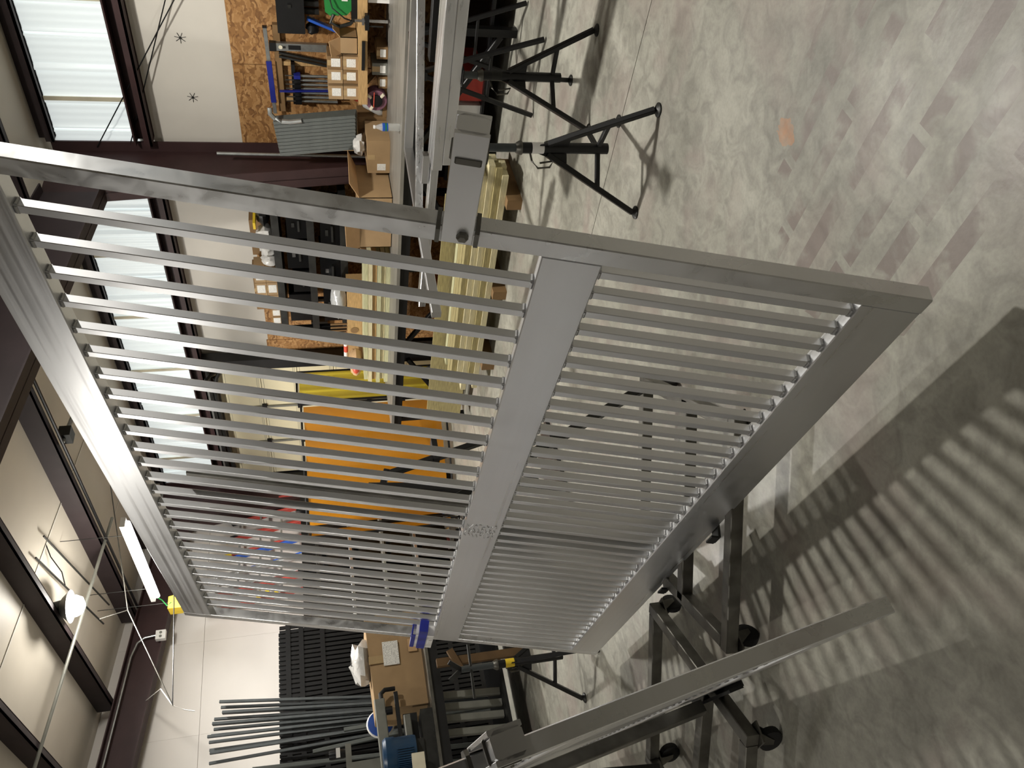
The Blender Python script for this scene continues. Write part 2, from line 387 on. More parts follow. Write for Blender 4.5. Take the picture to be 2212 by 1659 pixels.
# end wall of two rows of white panels
we = struct(MB().box((-9, 10.62, 0), (7.7, 10.75, 6.6)).build('wall_left', 'endwall', loc=(0, 0, 0), smooth=False))
me = MB().box((0, 10.595, .02), (1.2185, 10.62, 3.348)).mesh('wall_panel', smooth=False); me.materials.append(M['endwall'])
me2 = MB().box((0, 10.595, 3.352), (1.2185, 10.62, 4.5)).mesh('wall_panel', smooth=False); me2.materials.append(M['endwall'])
for k in range(6):
    inst('wall_panel', me, we, (7.5 - 1.22 * (k + 1), 0, 0)); inst('wall_panel', me2, we, (7.5 - 1.22 * (k + 1), 0, 0))
# the two walls behind the camera
struct(MB().box((-9, -7.2, 0), (7.7, -7, 6.4)).build('wall_back', 'shopwall_dark', loc=(0, 0, 0), smooth=False))
struct(MB().box((-9.2, -7.2, 0), (-9, 10.75, 6.6)).build('wall_front', 'shopwall', loc=(0, 0, 0), smooth=False))

# roof: insulation, purlins, rafters
m = MB(); m.prism([(8, -7.2, roofz(8)), (-9.2, -7.2, roofz(-9.2)), (-9.2, 10.8, roofz(-9.2)), (8, 10.8, roofz(8))], (0, 0, .1))
ce = struct(m.build('ceiling', 'ceil', loc=(0, 0, 0), smooth=False))
for px in (6.5, 5.4, 4.25, 3.17, 2.06, .95, -.15, -1.3, -2.5, -3.7, -5, -6.3, -7.6):
    z = roofz(px); m = MB()
    m.box((px - .01, -7, z - .2), (px + .01, 10.45, z)); m.box((px - .01, -7, z - .2), (px + .075, 10.45, z - .188)); m.box((px + .065, -7, z - .2), (px + .075, 10.45, z - .175))
    m.build('purlin', 'maroon_roof', ce, smooth=False)
def rafter(yc, xa, za, xb, zb, t=.1):
    m = MB(); ta, tb = roofz(xa) - .21, roofz(xb) - .21
    m.prism([(xa, yc - t, za), (xa, yc + t, za), (xb, yc + t, zb), (xb, yc - t, zb)], (0, 0, .014))
    m.prism([(xa, yc - t, ta - .014), (xa, yc + t, ta - .014), (xb, yc + t, tb - .014), (xb, yc - t, tb - .014)], (0, 0, .014))
    m.prism([(xa, yc - .006, za), (xb, yc - .006, zb), (xb, yc - .006, tb), (xa, yc - .006, ta)], (0, .012, 0))
    return m
rafter(4.67, 6.76, 3.46, -9, 3.46 + .102 * 15.76).build('rafter', 'maroon_roof', ce, smooth=False)
rafter(10.36, 6.76, 3.57, -9, 3.57 + .134 * 15.76).build('rafter', 'maroon', ce, smooth=False)
# seams of the roof insulation rolls
for y in (6.1, 7.6, 9.1, 2.9, 1.2):
    m = MB(); m.prism([(7.3, y, roofz(7.3) - .003), (0, y, roofz(0) - .003), (0, y + .02, roofz(0) - .003), (7.3, y + .02, roofz(7.3) - .003)], (0, 0, -.004))
    m.build('insulation_seam', 'liner', ce, smooth=False)

# sectional overhead door in the right wall
d1 = struct(MB().box((7.50, 7.80, 0), (7.555, 10.2, 3.0)).build('door_1', 'door_cream', loc=(0, 0, 0), smooth=False))
for k in range(6):
    z0 = .03 + k * .475 if k else .03
    s = MB().box((7.455, 7.82, z0 + .004), (7.5, 10.18, z0 + .471)).build('door_section', 'door_cream', d1, smooth=False)
    for dz in (.03, .05, .44): MB().box((7.4535, 7.83, z0 + dz), (7.456, 10.17, z0 + dz + .004)).build('section_groove', 'machine', s, smooth=False)
for y in (8.63, 9.40):
    MB().bar((7.44, y, .05), (7.44, y, 2.85), .03, .03).build('door_stile', 'machine', d1)
    for z in (.5, .98, 1.45, 1.93, 2.40): MB().box((7.42, y - .05, z - .03), (7.452, y + .05, z + .03)).build('door_hinge', 'black', d1, smooth=False)
for y in (7.76, 10.24): MB().box((7.36, y - .03, 0), (7.5, y + .03, 3.1)).build('door_track', 'black', d1, smooth=False)
pts = [(7.40, 7.76, 2.7)] + [(7.40 - .35 * (1 - math.cos(a)), 7.76, 2.7 + .35 * math.sin(a)) for a in [i * math.pi / 16 for i in range(1, 9)]]
MB().path(pts, .02, 6).build('door_track_curve', 'dark_steel', d1)
MB().box((7.44, 7.7, 3.0), (7.56, 10.3, 3.05)).build('door_header', 'maroon', d1, smooth=False)
MB().box((7.34, 7.60, 0), (7.5, 7.72, 3.15)).build('door_jamb', 'black', d1, smooth=False)
MB().tube((7.36, 7.9, 2.95), (7.36, 10.1, 2.95), .028, 10).build('door_spring', 'dark_steel', d1)
MB().tube((7.30, 7.85, 3.05), (7.30, 10.2, 3.05), .02, 10).build('door_shaft', 'galv', d1)

# conduits, rods and boxes under the roof
def pipe(name, label, cat, pts, r, mat, group=None):
    b = V(pts[0]); return tag(MB().path(pts, r, 8).build(name, mat, loc=b), label, cat, group)
pipe('conduit', 'long grey conduit strapped under the roof purlins, left of the bright lamp', 'conduit', [(5.75, 8.5, roofz(5.75) - .22), (.4, 8.5, roofz(.4) - .22)], .018, 'machine')
pipe('conduit', 'thin conduit bending along the maroon end rafter to a white box', 'conduit', [(5.06, 10.24, 3.86), (5.04, 10.24, 4.02), (4.98, 10.24, 4.1), (4.8, 10.24, 4.16), (2.6, 10.24, 4.44)], .014, 'galv')
jb = thing('junction_box', 'small white outlet box on the maroon end rafter', 'outlet box', (5.04, 10.25, 3.82))
MB().box((4.98, 10.19, 3.76), (5.10, 10.26, 3.88)).build('box_body', 'white', jb, smooth=False)
for dx in (-.025, .025): MB().lathe((5.04 + dx, 10.192, 3.82), [(.018, 0), (.018, -.006)], 12, Y).build('socket_face', 'machine', jb)
tr_ = thing('roof_tie_rods', 'thin bright tie rods hung under the roof in front of the end rafter', 'tie rods', (5.0, 8.4, 3.8))
MB().path([(6.45, 8.28, roofz(6.45) - .01), (6.3, 8.3, 4.17), (4.53, 8.5, 3.81), (3.41, 8.5, 3.27)], .006, 8).build('sloping_rod', 'steel', tr_)
MB().path([(3.42, 8.5, 3.275), (4.2, 8.5, 3.32), (5.0, 8.5, 3.37)], .006, 8).build('lower_rod', 'black', tr_)
MB().path([(4.36, 8.3, 4.02), (4.53, 8.5, 3.81)], .006, 8).build('short_rod', 'steel', tr_)
MB().path([(3.41, 8.5, 3.27), (3.9, 9.2, 3.55), (4.23, 10.26, 3.93)], .005, 6).build('white_tie', 'white', tr_)
MB().path([(3.41, 8.5, 3.27), (3.36, 8.52, 3.16), (3.33, 8.52, 3.06)], .005, 6).build('white_tie', 'white', tr_)
pipe('conduit', 'black conduit clamped along the purlin above the gate top rail', 'conduit', [(5.46, 4.9, roofz(5.4) - .24), (5.46, 10.2, roofz(5.4) - .24)], .016, 'black')
ck = thing('conduit_fitting', 'grey conduit fitting hanging from the purlin above the gate top rail', 'fitting', (5.6, 6.7, 4.15))
MB().tube((5.46, 6.68, 4.13), (6.2, 6.72, 4.05), .022, 10).build('pipe_stub', 'galv', ck)
MB().box((5.50, 6.62, 4.06), (5.62, 6.76, 4.17)).build('clamp', 'dark_steel', ck, smooth=False)
for i, (x, lab) in enumerate(((4.62, 'thin grey hanger rod left of the tube light, nearer the lamp'), (4.86, 'thin grey hanger rod crossing the upper end of the tube light'))):
    pipe('hanger_rod', lab, 'rod', [(x, 7.4, roofz(x) - .05), (x + .25, 9.4, roofz(x) - .18)], .01, 'dark_steel')
pipe('hanging_wire', 'black wire looping down from the roof beside the bright lamp', 'wire', [(4.90, 7.6, roofz(4.9)), (4.8, 7.7, 4.40), (4.7, 7.85, 4.32), (4.60, 7.95, 4.30)], .006, 'black')
pipe('conduit', 'dark grey pipe above the cream door, upper of two', 'pipe', [(7.32, 7.7, 3.02), (7.3, 7.9, 3.02), (7.3, 10.2, 3.02)], .03, 'dark_steel')
pipe('conduit', 'dark grey pipe above the cream door, lower bending one', 'pipe', [(7.4, 7.78, 2.86), (7.34, 7.9, 2.93), (7.3, 8.1, 2.97), (7.28, 9.0, 2.96), (7.28, 9.8, 2.92)], .026, 'dark_steel')

# ------------------------------------------------------------------ lamps
def high_bay(loc, label, k=1.):
    x, y, z = loc; t = thing('high_bay_lamp', label, 'lamp', loc, 'high bay lamps')
    MB().lathe((x, y, z), [(.05, .34), (.06, .2), (.075, .12), (.075, .06)], 20).build('lamp_cap', 'black', t)
    MB().lathe((x, y, z), [(.06, .06), (.10, .03), (.11, -.02), (.085, -.075), (.03, -.1)], 20).build('lamp_globe', 'bulb', t)
    MB().tube((x, y, z + .34), (x, y, roofz(x) - .19), .01, 8).build('lamp_stem', 'dark_steel', t)
    MB().lathe((x, y, z), [(.06, .13), (.10, .10), (.17, .03), (.165, .03), (.09, .09), (.05, .11)], 24).build('reflector', 'galv', t)
    for kind, e, dz in (('AREA', LAMP_POWER * k, -.12), ('POINT', LAMP_POWER * .34 * k, -.2)):
        ld = bpy.data.lights.new('high_bay_light', kind); ld.energy = e; ld.color = (1., .965, .895)
        if kind == 'AREA': ld.shape = 'DISK'; ld.size = .24
        else: ld.shadow_soft_size = .09
        lo = bpy.data.objects.new('high_bay_light', ld); COL.objects.link(lo); lo.parent = t; lo.location = (0, 0, dz)
high_bay((4.383, 8.007, 4.2), 'bright round high bay lamp glowing under the purlins')
high_bay((4.75, 2.3, 4.2), 'high bay lamp over the bench side, above the picture')
high_bay((5.0, -3.4, 4.2), 'high bay lamp behind the camera on the bench side', .3)
high_bay((.1, 6.9, 4.72), 'high bay lamp to the left of the picture near the end wall', .24)
high_bay((-5.6, 2.0, 5.3), 'added unseen fill lamp far behind the camera to the left', 1.15)  # added out of view as ambient fill for the left side
tl = thing('tube_light', 'long lit tube light hanging under the roof beside the gate top', 'tube light', (5.1, 8.45, 3.7))
MB().box((5.04, 7.64, 3.72), (5.16, 9.32, 3.77)).build('fixture_body', 'white', tl, smooth=False)
MB().tube((5.1, 7.66, 3.70), (5.1, 8.47, 3.70), .028, 12).build('lamp_tube', 'tubelamp', tl)
MB().tube((5.1, 8.49, 3.70), (5.1, 9.30, 3.70), .028, 12).build('lamp_tube', 'tubelamp', tl)
for y in (7.9, 9.1): MB().tube((5.1, y, 3.77), (5.1, y, roofz(5.1)), .004, 6).build('hanger_chain', 'dark_steel', tl)
ld = bpy.data.lights.new('tube_glow', 'AREA'); ld.shape = 'RECTANGLE'; ld.size = .06; ld.size_y = 1.6; ld.energy = TUBE_POWER; ld.color = (.95, .98, 1)
lo = bpy.data.objects.new('tube_glow', ld); COL.objects.link(lo); lo.parent = tl; lo.location = (0, 0, -.04)
pipe('extension_lead', 'short green lead at the lower end of the tube light', 'cord', [(5.12, 9.325, 3.745), (5.08, 9.38, 3.66), (5.0, 9.38, 3.6), (5.03, 9.36, 3.55)], .007, 'green')
wt = thing('warning_tag', 'yellow tag hanging beside the gate top corner below the tube light', 'tag', (5.05, 9.5, 3.4))
MB().prism([(4.98, 9.42, 3.60), (5.14, 9.42, 3.60), (5.18, 9.42, 3.42), (4.98, 9.42, 3.40)], (.02, .2, 0)).build('tag_board', 'yellow', wt, smooth=False)
MB().tube((5.1, 9.5, 3.6), (5.1, 9.5, roofz(5.1)), .004, 6).build('tag_cord', 'dark_steel', wt)

# ================================================================== THE GATES
GW, GH = 3.277, 2.324           # leaf length and height
SW, SD = .0542, .048            # stile width and frame depth
HB, HT, M0, M1 = .155, .146, .812, .958
def gate_leaf(label, O, az, lean, side):
    """side +1: the top leans to the right of the leaf's length, -1: to the left"""
    O = V(O); g = V((math.sin(az), math.cos(az), 0)); n = V((g.y, -g.x, 0)) * side
    up = n * math.sin(lean) + Z * math.cos(lean); nb = n * math.cos(lean) - Z * math.sin(lean)
    P = lambda s, t, d=0.: O + g * s + up * t + nb * d
    t = thing('gate_leaf', label, 'gate', O, 'two leaves of a double gate')
    def flat(s0, s1, t0, t1, d0, d1, up_=None):
        m = MB(); c = P((s0 + s1) / 2, (t0 + t1) / 2, (d0 + d1) / 2)
        if s1 - s0 > t1 - t0: m.bar(P(s0, (t0 + t1) / 2, (d0 + d1) / 2), P(s1, (t0 + t1) / 2, (d0 + d1) / 2), d1 - d0, t1 - t0, up, .06)
        else: m.bar(P((s0 + s1) / 2, t0, (d0 + d1) / 2), P((s0 + s1) / 2, t1, (d0 + d1) / 2), d1 - d0, s1 - s0, g, .06)
        return m
    flat(0, SW, 0, GH, 0, SD).build('stile', 'alu_sanded', t)
    flat(GW - SW, GW, 0, GH, 0, SD).build('stile', 'alu_sanded', t)
    flat(SW, GW - SW, 0, HB, 0, SD).build('bottom_rail', 'alu_rail', t)
    flat(SW, GW - SW, M0, M1, -.002, SD).build('middle_rail', 'alu_rail', t)
    flat(SW, GW - SW, GH - HT, GH, 0, SD).build('top_rail', 'alu_rail', t)
    # rub marks / butt joint in the middle rail
    pw = .0254
    def run(s0, step, t0, t1):
        me = flat(-pw / 2, pw / 2, t0, t1, SD / 2 - pw / 2, SD / 2 + pw / 2).mesh('picket', O); me.materials.append(M['alu_post'])
        w = MB()
        for tt in (t0 + .004, t1 - .004):
            c = P(0, tt, SD / 2)
            for ds, dd in ((-.5, 0), (.5, 0), (0, -.5), (0, .5)):
                cc = c + g * ds * pw + nb * dd * pw; ax = nb if ds else g
                w.tube(cc - ax * pw * .42, cc + ax * pw * .42, .0045, 6)
        mw = w.mesh('weld_bead', O); mw.materials.append(M['weld'])
        k = 0
        while s0 + step * k < GW - SW - .03:
            p = inst('picket', me, t, g * (s0 + step * k)); q = inst('weld_bead', mw, p, (0, 0, 0)); q['kind'] = 'stuff'; k += 1
    run(.170, .1163, M1, GH - HT)
    run(.099, .0767, HB, M0)
    # hinge bracket welded to the near stile
    hz = 1.162
    a = MB().bar(P(.03, hz, -.012), P(-.275, hz, -.012), .012, .072, up, .1).build('hinge_arm', 'alu_plain', t)
    MB().bar(P(.02, hz, .045), P(-.275, hz, .045), .012, .072, up, .1).build('hinge_arm', 'alu_plain', t)
    MB().bar(P(-.2, hz, .016), P(-.275, hz, .016), .06, .068, up, .2).build('hinge_block', 'alu_plain', t)
    MB().bar(P(-.2, hz, .016), P(-.215, hz, .016), .074, .08, up, .2).build('hinge_collar', 'steel', t)
    b = MB().lathe(P(.005, hz - .012, -.018), [(.014, 0), (.014, -.01), (.009, -.014)], 6, nb).build('hinge_bolt', 'steel', t)
    MB().bar(P(.02, hz + .05, .02), P(.02, hz + .04, .02), .07, .07, g, .2).build('hinge_washer', 'steel', t)
    MB().bar(P(.02, hz - .05, .02), P(.02, hz - .04, .02), .07, .07, g, .2).build('hinge_washer', 'steel', t)
    return t, P, g, up, nb
g1, P1, gg1, gu1, gn1 = gate_leaf('wide aluminium picket gate leaf leaning back across the middle of the shop', (1.18, 1.1318, .15), .1576, .2276, 1)
g2, P2, gg2, gu2, gn2 = gate_leaf('aluminium picket gate leaf seen edge-on in the lower left, beside the casters', (.753, 1.818, .15), math.radians(12), math.radians(10.5), -1)

# joint and grinding marks on the middle rail
m = MB()
rd = random.Random(3)
for r in range(2):
    for k in range(8):
        tt = M0 + .02 + k * .016; s = 1.63 + r * .06
        m.path([P1(s + rd.uniform(0, .03) + .022 * math.cos(a), tt + .009 * math.sin(a), -.0030) for a in [i * .5 for i in range(8)]], .0013, 5)
o = m.build('grinding_mark', 'chrome', g1); o['kind'] = 'stuff'

# paint-tape roll stuck on the far stile
tr = thing('tape_dispenser', 'white tape holder with blue band on the far gate stile', 'tape holder', P1(3.14, .955, -.03))
def gb(P, s0, s1, t0, t1, d0, d1, g, up, nb): return MB().obox(P((s0 + s1) / 2, (t0 + t1) / 2, (d0 + d1) / 2), g, up, nb, s1 - s0, t1 - t0, d1 - d0)
gb(P1, 3.02, 3.25, .962, 1.075, -.055, -.002, gg1, gu1, gn1).build('holder_box', 'white', tr, smooth=False)
gb(P1, 2.93, 3.255, 1.0, 1.045, -.062, -.001, gg1, gu1, gn1).build('blue_band', 'tapeblue', tr, smooth=False)
gb(P1, 3.02, 3.256, 1.060, 1.082, -.058, -.001, gg1, gu1, gn1).build('blue_edge', 'tapeblue', tr, smooth=False)
gb(P1, 3.10, 3.18, .966, .985, -.058, -.055, gg1, gu1, gn1).build('printed_label', 'label', tr, smooth=False)

# ================================================================== ROLLING RACKS UNDER THE GATES
def caster(parent, x, y, ang, side=1):
    m = MB(); m.box((x - .04, y - .04, .105), (x + .04, y + .04, .112)); c = math.cos(ang); s = math.sin(ang)
    ox, oy = x + .03 * c, y + .03 * s
    f = MB()
    for k in (-1, 1):
        f.prism([(x + k * .022 * s - .03 * c, y - k * .022 * c - .03 * s, .105), (x + k * .022 * s + .03 * c, y - k * .022 * c + .03 * s, .105), (ox + k * .022 * s + .01 * c, oy - k * .022 * c + .01 * s, .04), (ox + k * .022 * s - .012 * c, oy - k * .022 * c - .012 * s, .04)], (.004 * s, -.004 * c, 0))
    f.box((x - .04, y - .04, .103), (x + .04, y + .04, .11))
    fo = f.build('caster', 'steel', parent, smooth=False)
    MB().lathe((ox - .017 * s, oy + .017 * c, .048), [(.03, -.001), (.047, .002), (.048, .008), (.048, .026), (.047, .032), (.03, .035)], 20, (s, -c, 0)).build('wheel', 'rubber', fo)
def rack(label, cs, mast, braces, pads, cross):
    cx = sum(c[0] for c in cs) / 4; cy = sum(c[1] for c in cs) / 4
    t = thing('rolling_rack', label, 'rack', (cx, cy, 0), 'rolling racks under the gate leaves'); z = .137
    for i in range(4):
        a, b = V((*cs[i], z)), V((*cs[(i + 1) % 4], z)); d = (b - a).normalized() * .0254
        MB().bar(a - d if i % 2 == 0 else a + d, b + d if i % 2 == 0 else b - d, .0508, .0508, Z, .06).build('base_tube', 'steel', t)
    MB().bar((*cross[0], z), (*cross[1], z), .0508, .0508, Z, .06).build('base_tube', 'steel', t)
    MB().bar(mast[0], mast[1], .0508, .0508, Y, .06).build('mast', 'steel', t)
    for a, b in braces: MB().bar(a, b, .038, .038, Z, .06).build('brace', 'dark_steel', t)
    for m in pads: m.build('support_pad', 'black', t, smooth=False)
    for i, (c, an) in enumerate(zip(cs, (.4, 2., 3.6, 5.2))): caster(t, c[0], c[1], an)
    return t
C1 = [(1.05, 2.79), (1.585, 2.105), (2.25, 2.60), (1.745, 3.28)]
def pad(P, s, g, up, nb):
    m = MB(); m.obox(P(s, -.006, .02), g, up, nb, .06, .01, .12); m.obox(P(s, .012, -.04), g, up, nb, .06, .03, .008); return m
mb, mt = P1(1.62, .02, .085), P1(1.615, 2.05, .085)
rack('square steel rack on casters holding the wide gate leaf', C1, (mb, mt), ((V((2.22, 2.60, .15)), P1(1.62, 1.0, .10)), (V((1.73, 3.25, .15)), P1(1.62, .8, .10))),
     [pad(P1, 1.42, gg1, gu1, gn1), pad(P1, 2.02, gg1, gu1, gn1)], ((1.36, 2.99 + .03), (1.90, 2.33)))
C2 = [(1.47, 3.35), (.744, 2.913), (.27, 3.55), (.99, 3.99)]
mb, mt = P2(1.29, .06, .085), P2(1.29, 2.0, .085)
bk = MB().obox(P2(1.25, .03, .07), gg2, gu2, gn2, .5, .06, .012); bk.obox(P2(1.25, -.002, .03), gg2, gu2, gn2, .5, .006, .08)
rack('square steel rack on casters holding the edge-on gate leaf', C2, (mb, mt), ((V((.40, 3.5, .16)), P2(1.29, 1.0, .10)), (V((.93, 3.9, .16)), P2(1.29, .8, .10))),
     [bk, pad(P2, 1.9, gg2, gu2, gn2)], ((1.03, 3.08), (.62, 3.72)))

# ================================================================== JACK STANDS
def jack_stand(label, c, feet, h, head='flat', sleeve=.62, sticker='white', apex=.47):
    cx, cy = c; t = thing('jack_stand', label, 'jack stand', (cx, cy, 0), 'tripod jack stands'); o = lambda z: V((cx, cy, z))
    MB().tube(o(.16), o(sleeve), .027, 16).build('outer_sleeve', 'black', t)
    MB().tube(o(sleeve - .02), o(h), .0205, 16).build('inner_post', 'grey_tube', t)
    MB().lathe(o(sleeve), [(.034, 0), (.034, .012), (.024, .03)], 16).build('collar_nut', 'steel', t)
    for fx, fy in feet:
        d = V((fx - cx, fy - cy, 0)); dn = d.normalized()
        a = o(apex) + dn * .03; b = V((fx, fy, .02))
        MB().bar(a, b, .027, .027, Z, .1).build('leg', 'black', t)
        MB().lathe((fx, fy, 0), [(.034, 0), (.034, .006), (.012, .02)], 14).build('foot_pad', 'dark_steel', t)
        s = MB(); s.prism([o(apex + .05) + dn * .024, o(apex - .10) + dn * .024, o(apex - .10) + dn * .075, o(apex - .02) + dn * .05], dn.cross(Z) * .008); s.build('gusset', 'black', t, smooth=False)
        k = (apex - .21) / (apex - .02); mid = a.lerp(b, k)
        MB().bar(o(.21) + dn * .02, mid, .022, .022, Z, .1).build('brace', 'black', t)
    pd = V((feet[0][0] - cx, feet[0][1] - cy, 0)).normalized(); q = V((-pd.y, pd.x, 0))
    p = o(sleeve - .045) - pd * .02; q = V((-.67, .74, 0))
    MB().path([p, p + q * .05 - Z * .01, p + q * .085 - Z * .04, p + q * .08 - Z * .10, p + q * .05 - Z * .12, p + q * .06 - Z * .05], .0055, 6).build('locking_pin', 'steel', t)
    m = MB().tube(o(sleeve - .11), o(sleeve - .05), .0275, 16); m.build('sticker', sticker, t)
    if head == 'flat': MB().box((cx - .05, cy - .05, h), (cx + .05, cy + .05, h + .008)).build('head_plate', 'black', t, smooth=False)
    else:
        m = MB()
        for k in (-1, 1): m.bar(o(h), o(h + .08) + V((.74, -.67, 0)) * .06 * k, .012, .03, None, .1)
        m.build('vee_head', 'dark_steel', t)
    return t
jack_stand('black tripod jack stand under the paired aluminium beams', (4.21, 2.13), [(4.20, 1.84), (3.99, 2.33), (4.46, 2.27)], .735, sticker='dark_steel')
jack_stand('black tripod jack stand with a white label in front of the lumber pile', (3.30, 2.03), [(3.19, 1.755), (3.115, 2.28), (3.60, 2.05)], .84, sleeve=.60)
s3 = jack_stand('black tripod jack stand with a yellow sticker beyond the gate far end', (1.98, 5.02), [(1.77, 5.28), (2.30, 5.05), (1.88, 4.72)], .84, 'vee', .60, 'yellow')
MB().tube((1.80, 5.06, .78), (2.12, 4.97, .78), .009, 8).build('tee_handle', 'dark_steel', s3)

# ================================================================== BENCH SIDE (right wall)
def bx(name, mat, parent, a, b, label=None): return MB().box(a, b).build(name, mat, parent, label=label, smooth=False)
def carton(label, a, b, mat='card', lab=None, open_top=False, group=None, name='cardboard_box'):
    """lab: list of (y0,y1,z0,z1) paper labels on the face toward the room (-X)"""
    cx, cy = (a[0] + b[0]) / 2, (a[1] + b[1]) / 2; t = thing(name, label, 'box', (cx, cy, a[2]), group)
    if open_top:
        m = MB(); k = .006
        m.box(a, (b[0], b[1], a[2] + k)); m.box(a, (a[0] + k, b[1], b[2])); m.box((b[0] - k, a[1], a[2]), b); m.box(a, (b[0], a[1] + k, b[2])); m.box((a[0], b[1] - k, a[2]), b)
        m.build('carton_body', mat, t, smooth=False)
    else: bx('carton_body', mat, t, a, b); bx('packing_tape', 'tape', t, (a[0] - .001, cy - .025, b[2] - .07), (b[0] + .001, cy + .025, b[2] + .001))
    for i, (y0, y1, z0, z1) in enumerate(lab or []): bx('paper_label', 'label', t, (a[0] - .002, y0, z0), (a[0], y1, z1))
    return t
# long steel work bench
tb = thing('steel_work_bench', 'long steel-topped work bench along the strand board wall', 'work bench', (6.5, 3.7, 0))
bx('bench_top', 'steeltop', tb, (5.80, -.5, .83), (7.2, 7.3, .86))
bx('apron', 'black', tb, (5.82, -.5, .745), (5.87, 7.3, .83))
bx('apron', 'black', tb, (7.1, -.5, .74), (7.15, 7.3, .83))
for y in (.2, 2.6, 4.9, 7.15):
    for x in (5.86, 7.1): bx('leg', 'black', tb, (x, y, 0), (x + .06, y + .06, .83))
    bx('stretcher', 'black', tb, (5.92, y + .01, .12), (7.1, y + .05, .17))
for y0, y1 in ((2.66, 3.6), (4.9, 3.9), (4.96, 5.9), (7.15, 6.2)): MB().bar((5.89, y0, .12), (5.89, y1, .70), .045, .045).build('brace', 'black', tb)
bx('lower_shelf', 'black', tb, (5.95, -.4, .17), (7.05, 7.1, .19))

# wall shelf with boxed parts
ws = thing('wall_shelf', 'wooden two-by-four shelf on the strand board wall under the small cartons', 'shelf', (7.2, 3.0, 1.06))
bx('shelf_edge', 'wood', ws, (6.88, .8, 1.05), (6.92, 3.80, 1.13)); bx('shelf_board', 'wood', ws, (6.92, .8, 1.11), (7.5, 3.80, 1.13))
for y in (1.2, 2.5, 3.7): MB().bar((7.49, y, .86), (7.0, y, 1.10), .04, .04).build('bracket', 'wood', ws)
k = 0
row = ['lower row, nearest the open carton', 'lower row, second from the right', 'lower row, third from the right', 'lower row, leftmost beside the red cap']
for i, (y0, dz) in enumerate(((3.24, 0), (3.42, 0), (3.61, 0))):
    pass
pos = ['right', 'middle', 'left']
for j in range(2):
    for i, y0 in enumerate((3.37, 3.50, 3.65)):
        z0 = 1.13 + j * .135; jit = [.0, .012, .004][i]
        carton('small parts carton with white label on the wall shelf, %s tier, %s of three' % (('lower', 'upper')[j], pos[i]), (6.93 + jit, y0 + .004, z0 + .001), (7.12 + jit, y0 + .125 + (.008 if i else 0), z0 + .131),
               ('card', 'card_dark')[(i + j) % 3 == 1], [(y0 + .025, y0 + .10, z0 + .02, z0 + .10)], group='small cartons on the wall shelf')
oc = carton('torn open carton on the wall shelf right of the labelled cartons', (6.93, 3.20, 1.131), (7.12, 3.35, 1.28), 'card', None, True)
MB().prism([(6.93, 3.20, 1.28), (6.93, 3.35, 1.28), (6.87, 3.36, 1.36), (6.87, 3.22, 1.38)], (.004, 0, .003)).build('flap', 'card_in', oc, smooth=False)
MB().prism([(6.93, 3.20, 1.28), (7.12, 3.20, 1.28), (7.12, 3.13, 1.33), (6.93, 3.13, 1.34)], (0, .003, .003)).build('flap', 'card_in', oc, smooth=False)

# clamp rack on the wall
cr = thing('clamp_rack', 'wooden rail on the wall holding pipe clamps', 'clamp rack', (7.48, 3.7, 1.62))
bx('rack_rail', 'card_dark', cr, (7.44, 3.35, 1.80), (7.5, 4.2, 1.86)); bx('rack_rail', 'black', cr, (7.40, 3.70, 1.685), (7.5, 4.10, 1.72)); bx('rack_post', 'wood', cr, (7.46, 3.70, 1.30), (7.5, 3.74, 1.80))
bx('rack_post', 'wood', cr, (7.46, 4.06, 1.30), (7.5, 4.10, 1.80))
names = ['rightmost', 'second', 'third', 'fourth', 'fifth', 'sixth', 'leftmost']
for i in range(7):
    y = 3.80 + i * .043; t = thing('pipe_clamp', 'silver pipe clamp hanging on the clamp rack, %s of seven' % names[i], 'clamp', (7.385, y, 1.34), 'pipe clamps on the wall rack')
    MB().tube((7.385, y, 1.36 - .01 * i), (7.385, y, 1.68), .013, 10).build('pipe', 'galv', t)
    bx('clamp_head', 'black' if i else 'navy', t, (7.35, y - .018, 1.64), (7.42, y + .018, 1.70))
    MB().tube((7.385, y, 1.70), (7.385, y, 1.78), .006, 6).build('screw', 'steel', t)
tag(MB().bar((7.33, 3.915, 1.37), (7.33, 3.93, 1.84), .008, .035, X).build('clamp_bar', 'navy', loc=(7.33, 3.92, 1.37)), 'dark blue bar hanging upright in front of the pipe clamps', 'bar')
lb = thing('bar_clamp', 'long bar clamp lying level on the clamp rack, blue half and silver half', 'clamp', (7.40, 3.8, 1.90))
MB().bar((7.40, 3.36, 1.925), (7.40, 4.2, 1.90), .012, .035).build('clamp_beam', 'galv', lb)
MB().bar((7.392, 3.67, 1.916), (7.392, 4.08, 1.904), .014, .05).build('blue_sleeve', 'navy', lb)
bx('end_cap', 'black', lb, (7.385, 3.345, 1.905), (7.415, 3.36, 1.945))
lv = thing('spirit_level', 'grey spirit level standing upright against the strand board', 'level', (7.42, 3.54, 1.39))
bx('level_body', 'galv', lv, (7.40, 3.50, 1.38), (7.44, 3.57, 1.86)); bx('level_end', 'black', lv, (7.395, 3.495, 1.84), (7.445, 3.575, 1.90)); bx('vial_window', 'black', lv, (7.396, 3.515, 1.62), (7.40, 3.555, 1.73))
MB().lathe((7.398, 3.535, 1.80), [(.018, 0), (.018, -.004)], 14, X).build('vial_ring', 'cream', lv); bx('printed_name', 'dark_steel', lv, (7.397, 3.525, 1.755), (7.4, 3.545, 1.78))
for i, dy in enumerate((0, .035)):
    tag(MB().bar((7.43, 3.60 + dy, 1.82), (7.40, 3.70 + dy, 1.20), .02, .03, X).build('steel_bar', 'dark_steel', loc=(7.4, 3.7, 1.2)), ('dark steel bar leaning on the wall, next to the spirit level', 'dark steel bar leaning on the wall, next to the pipe clamps')[i], 'bar')
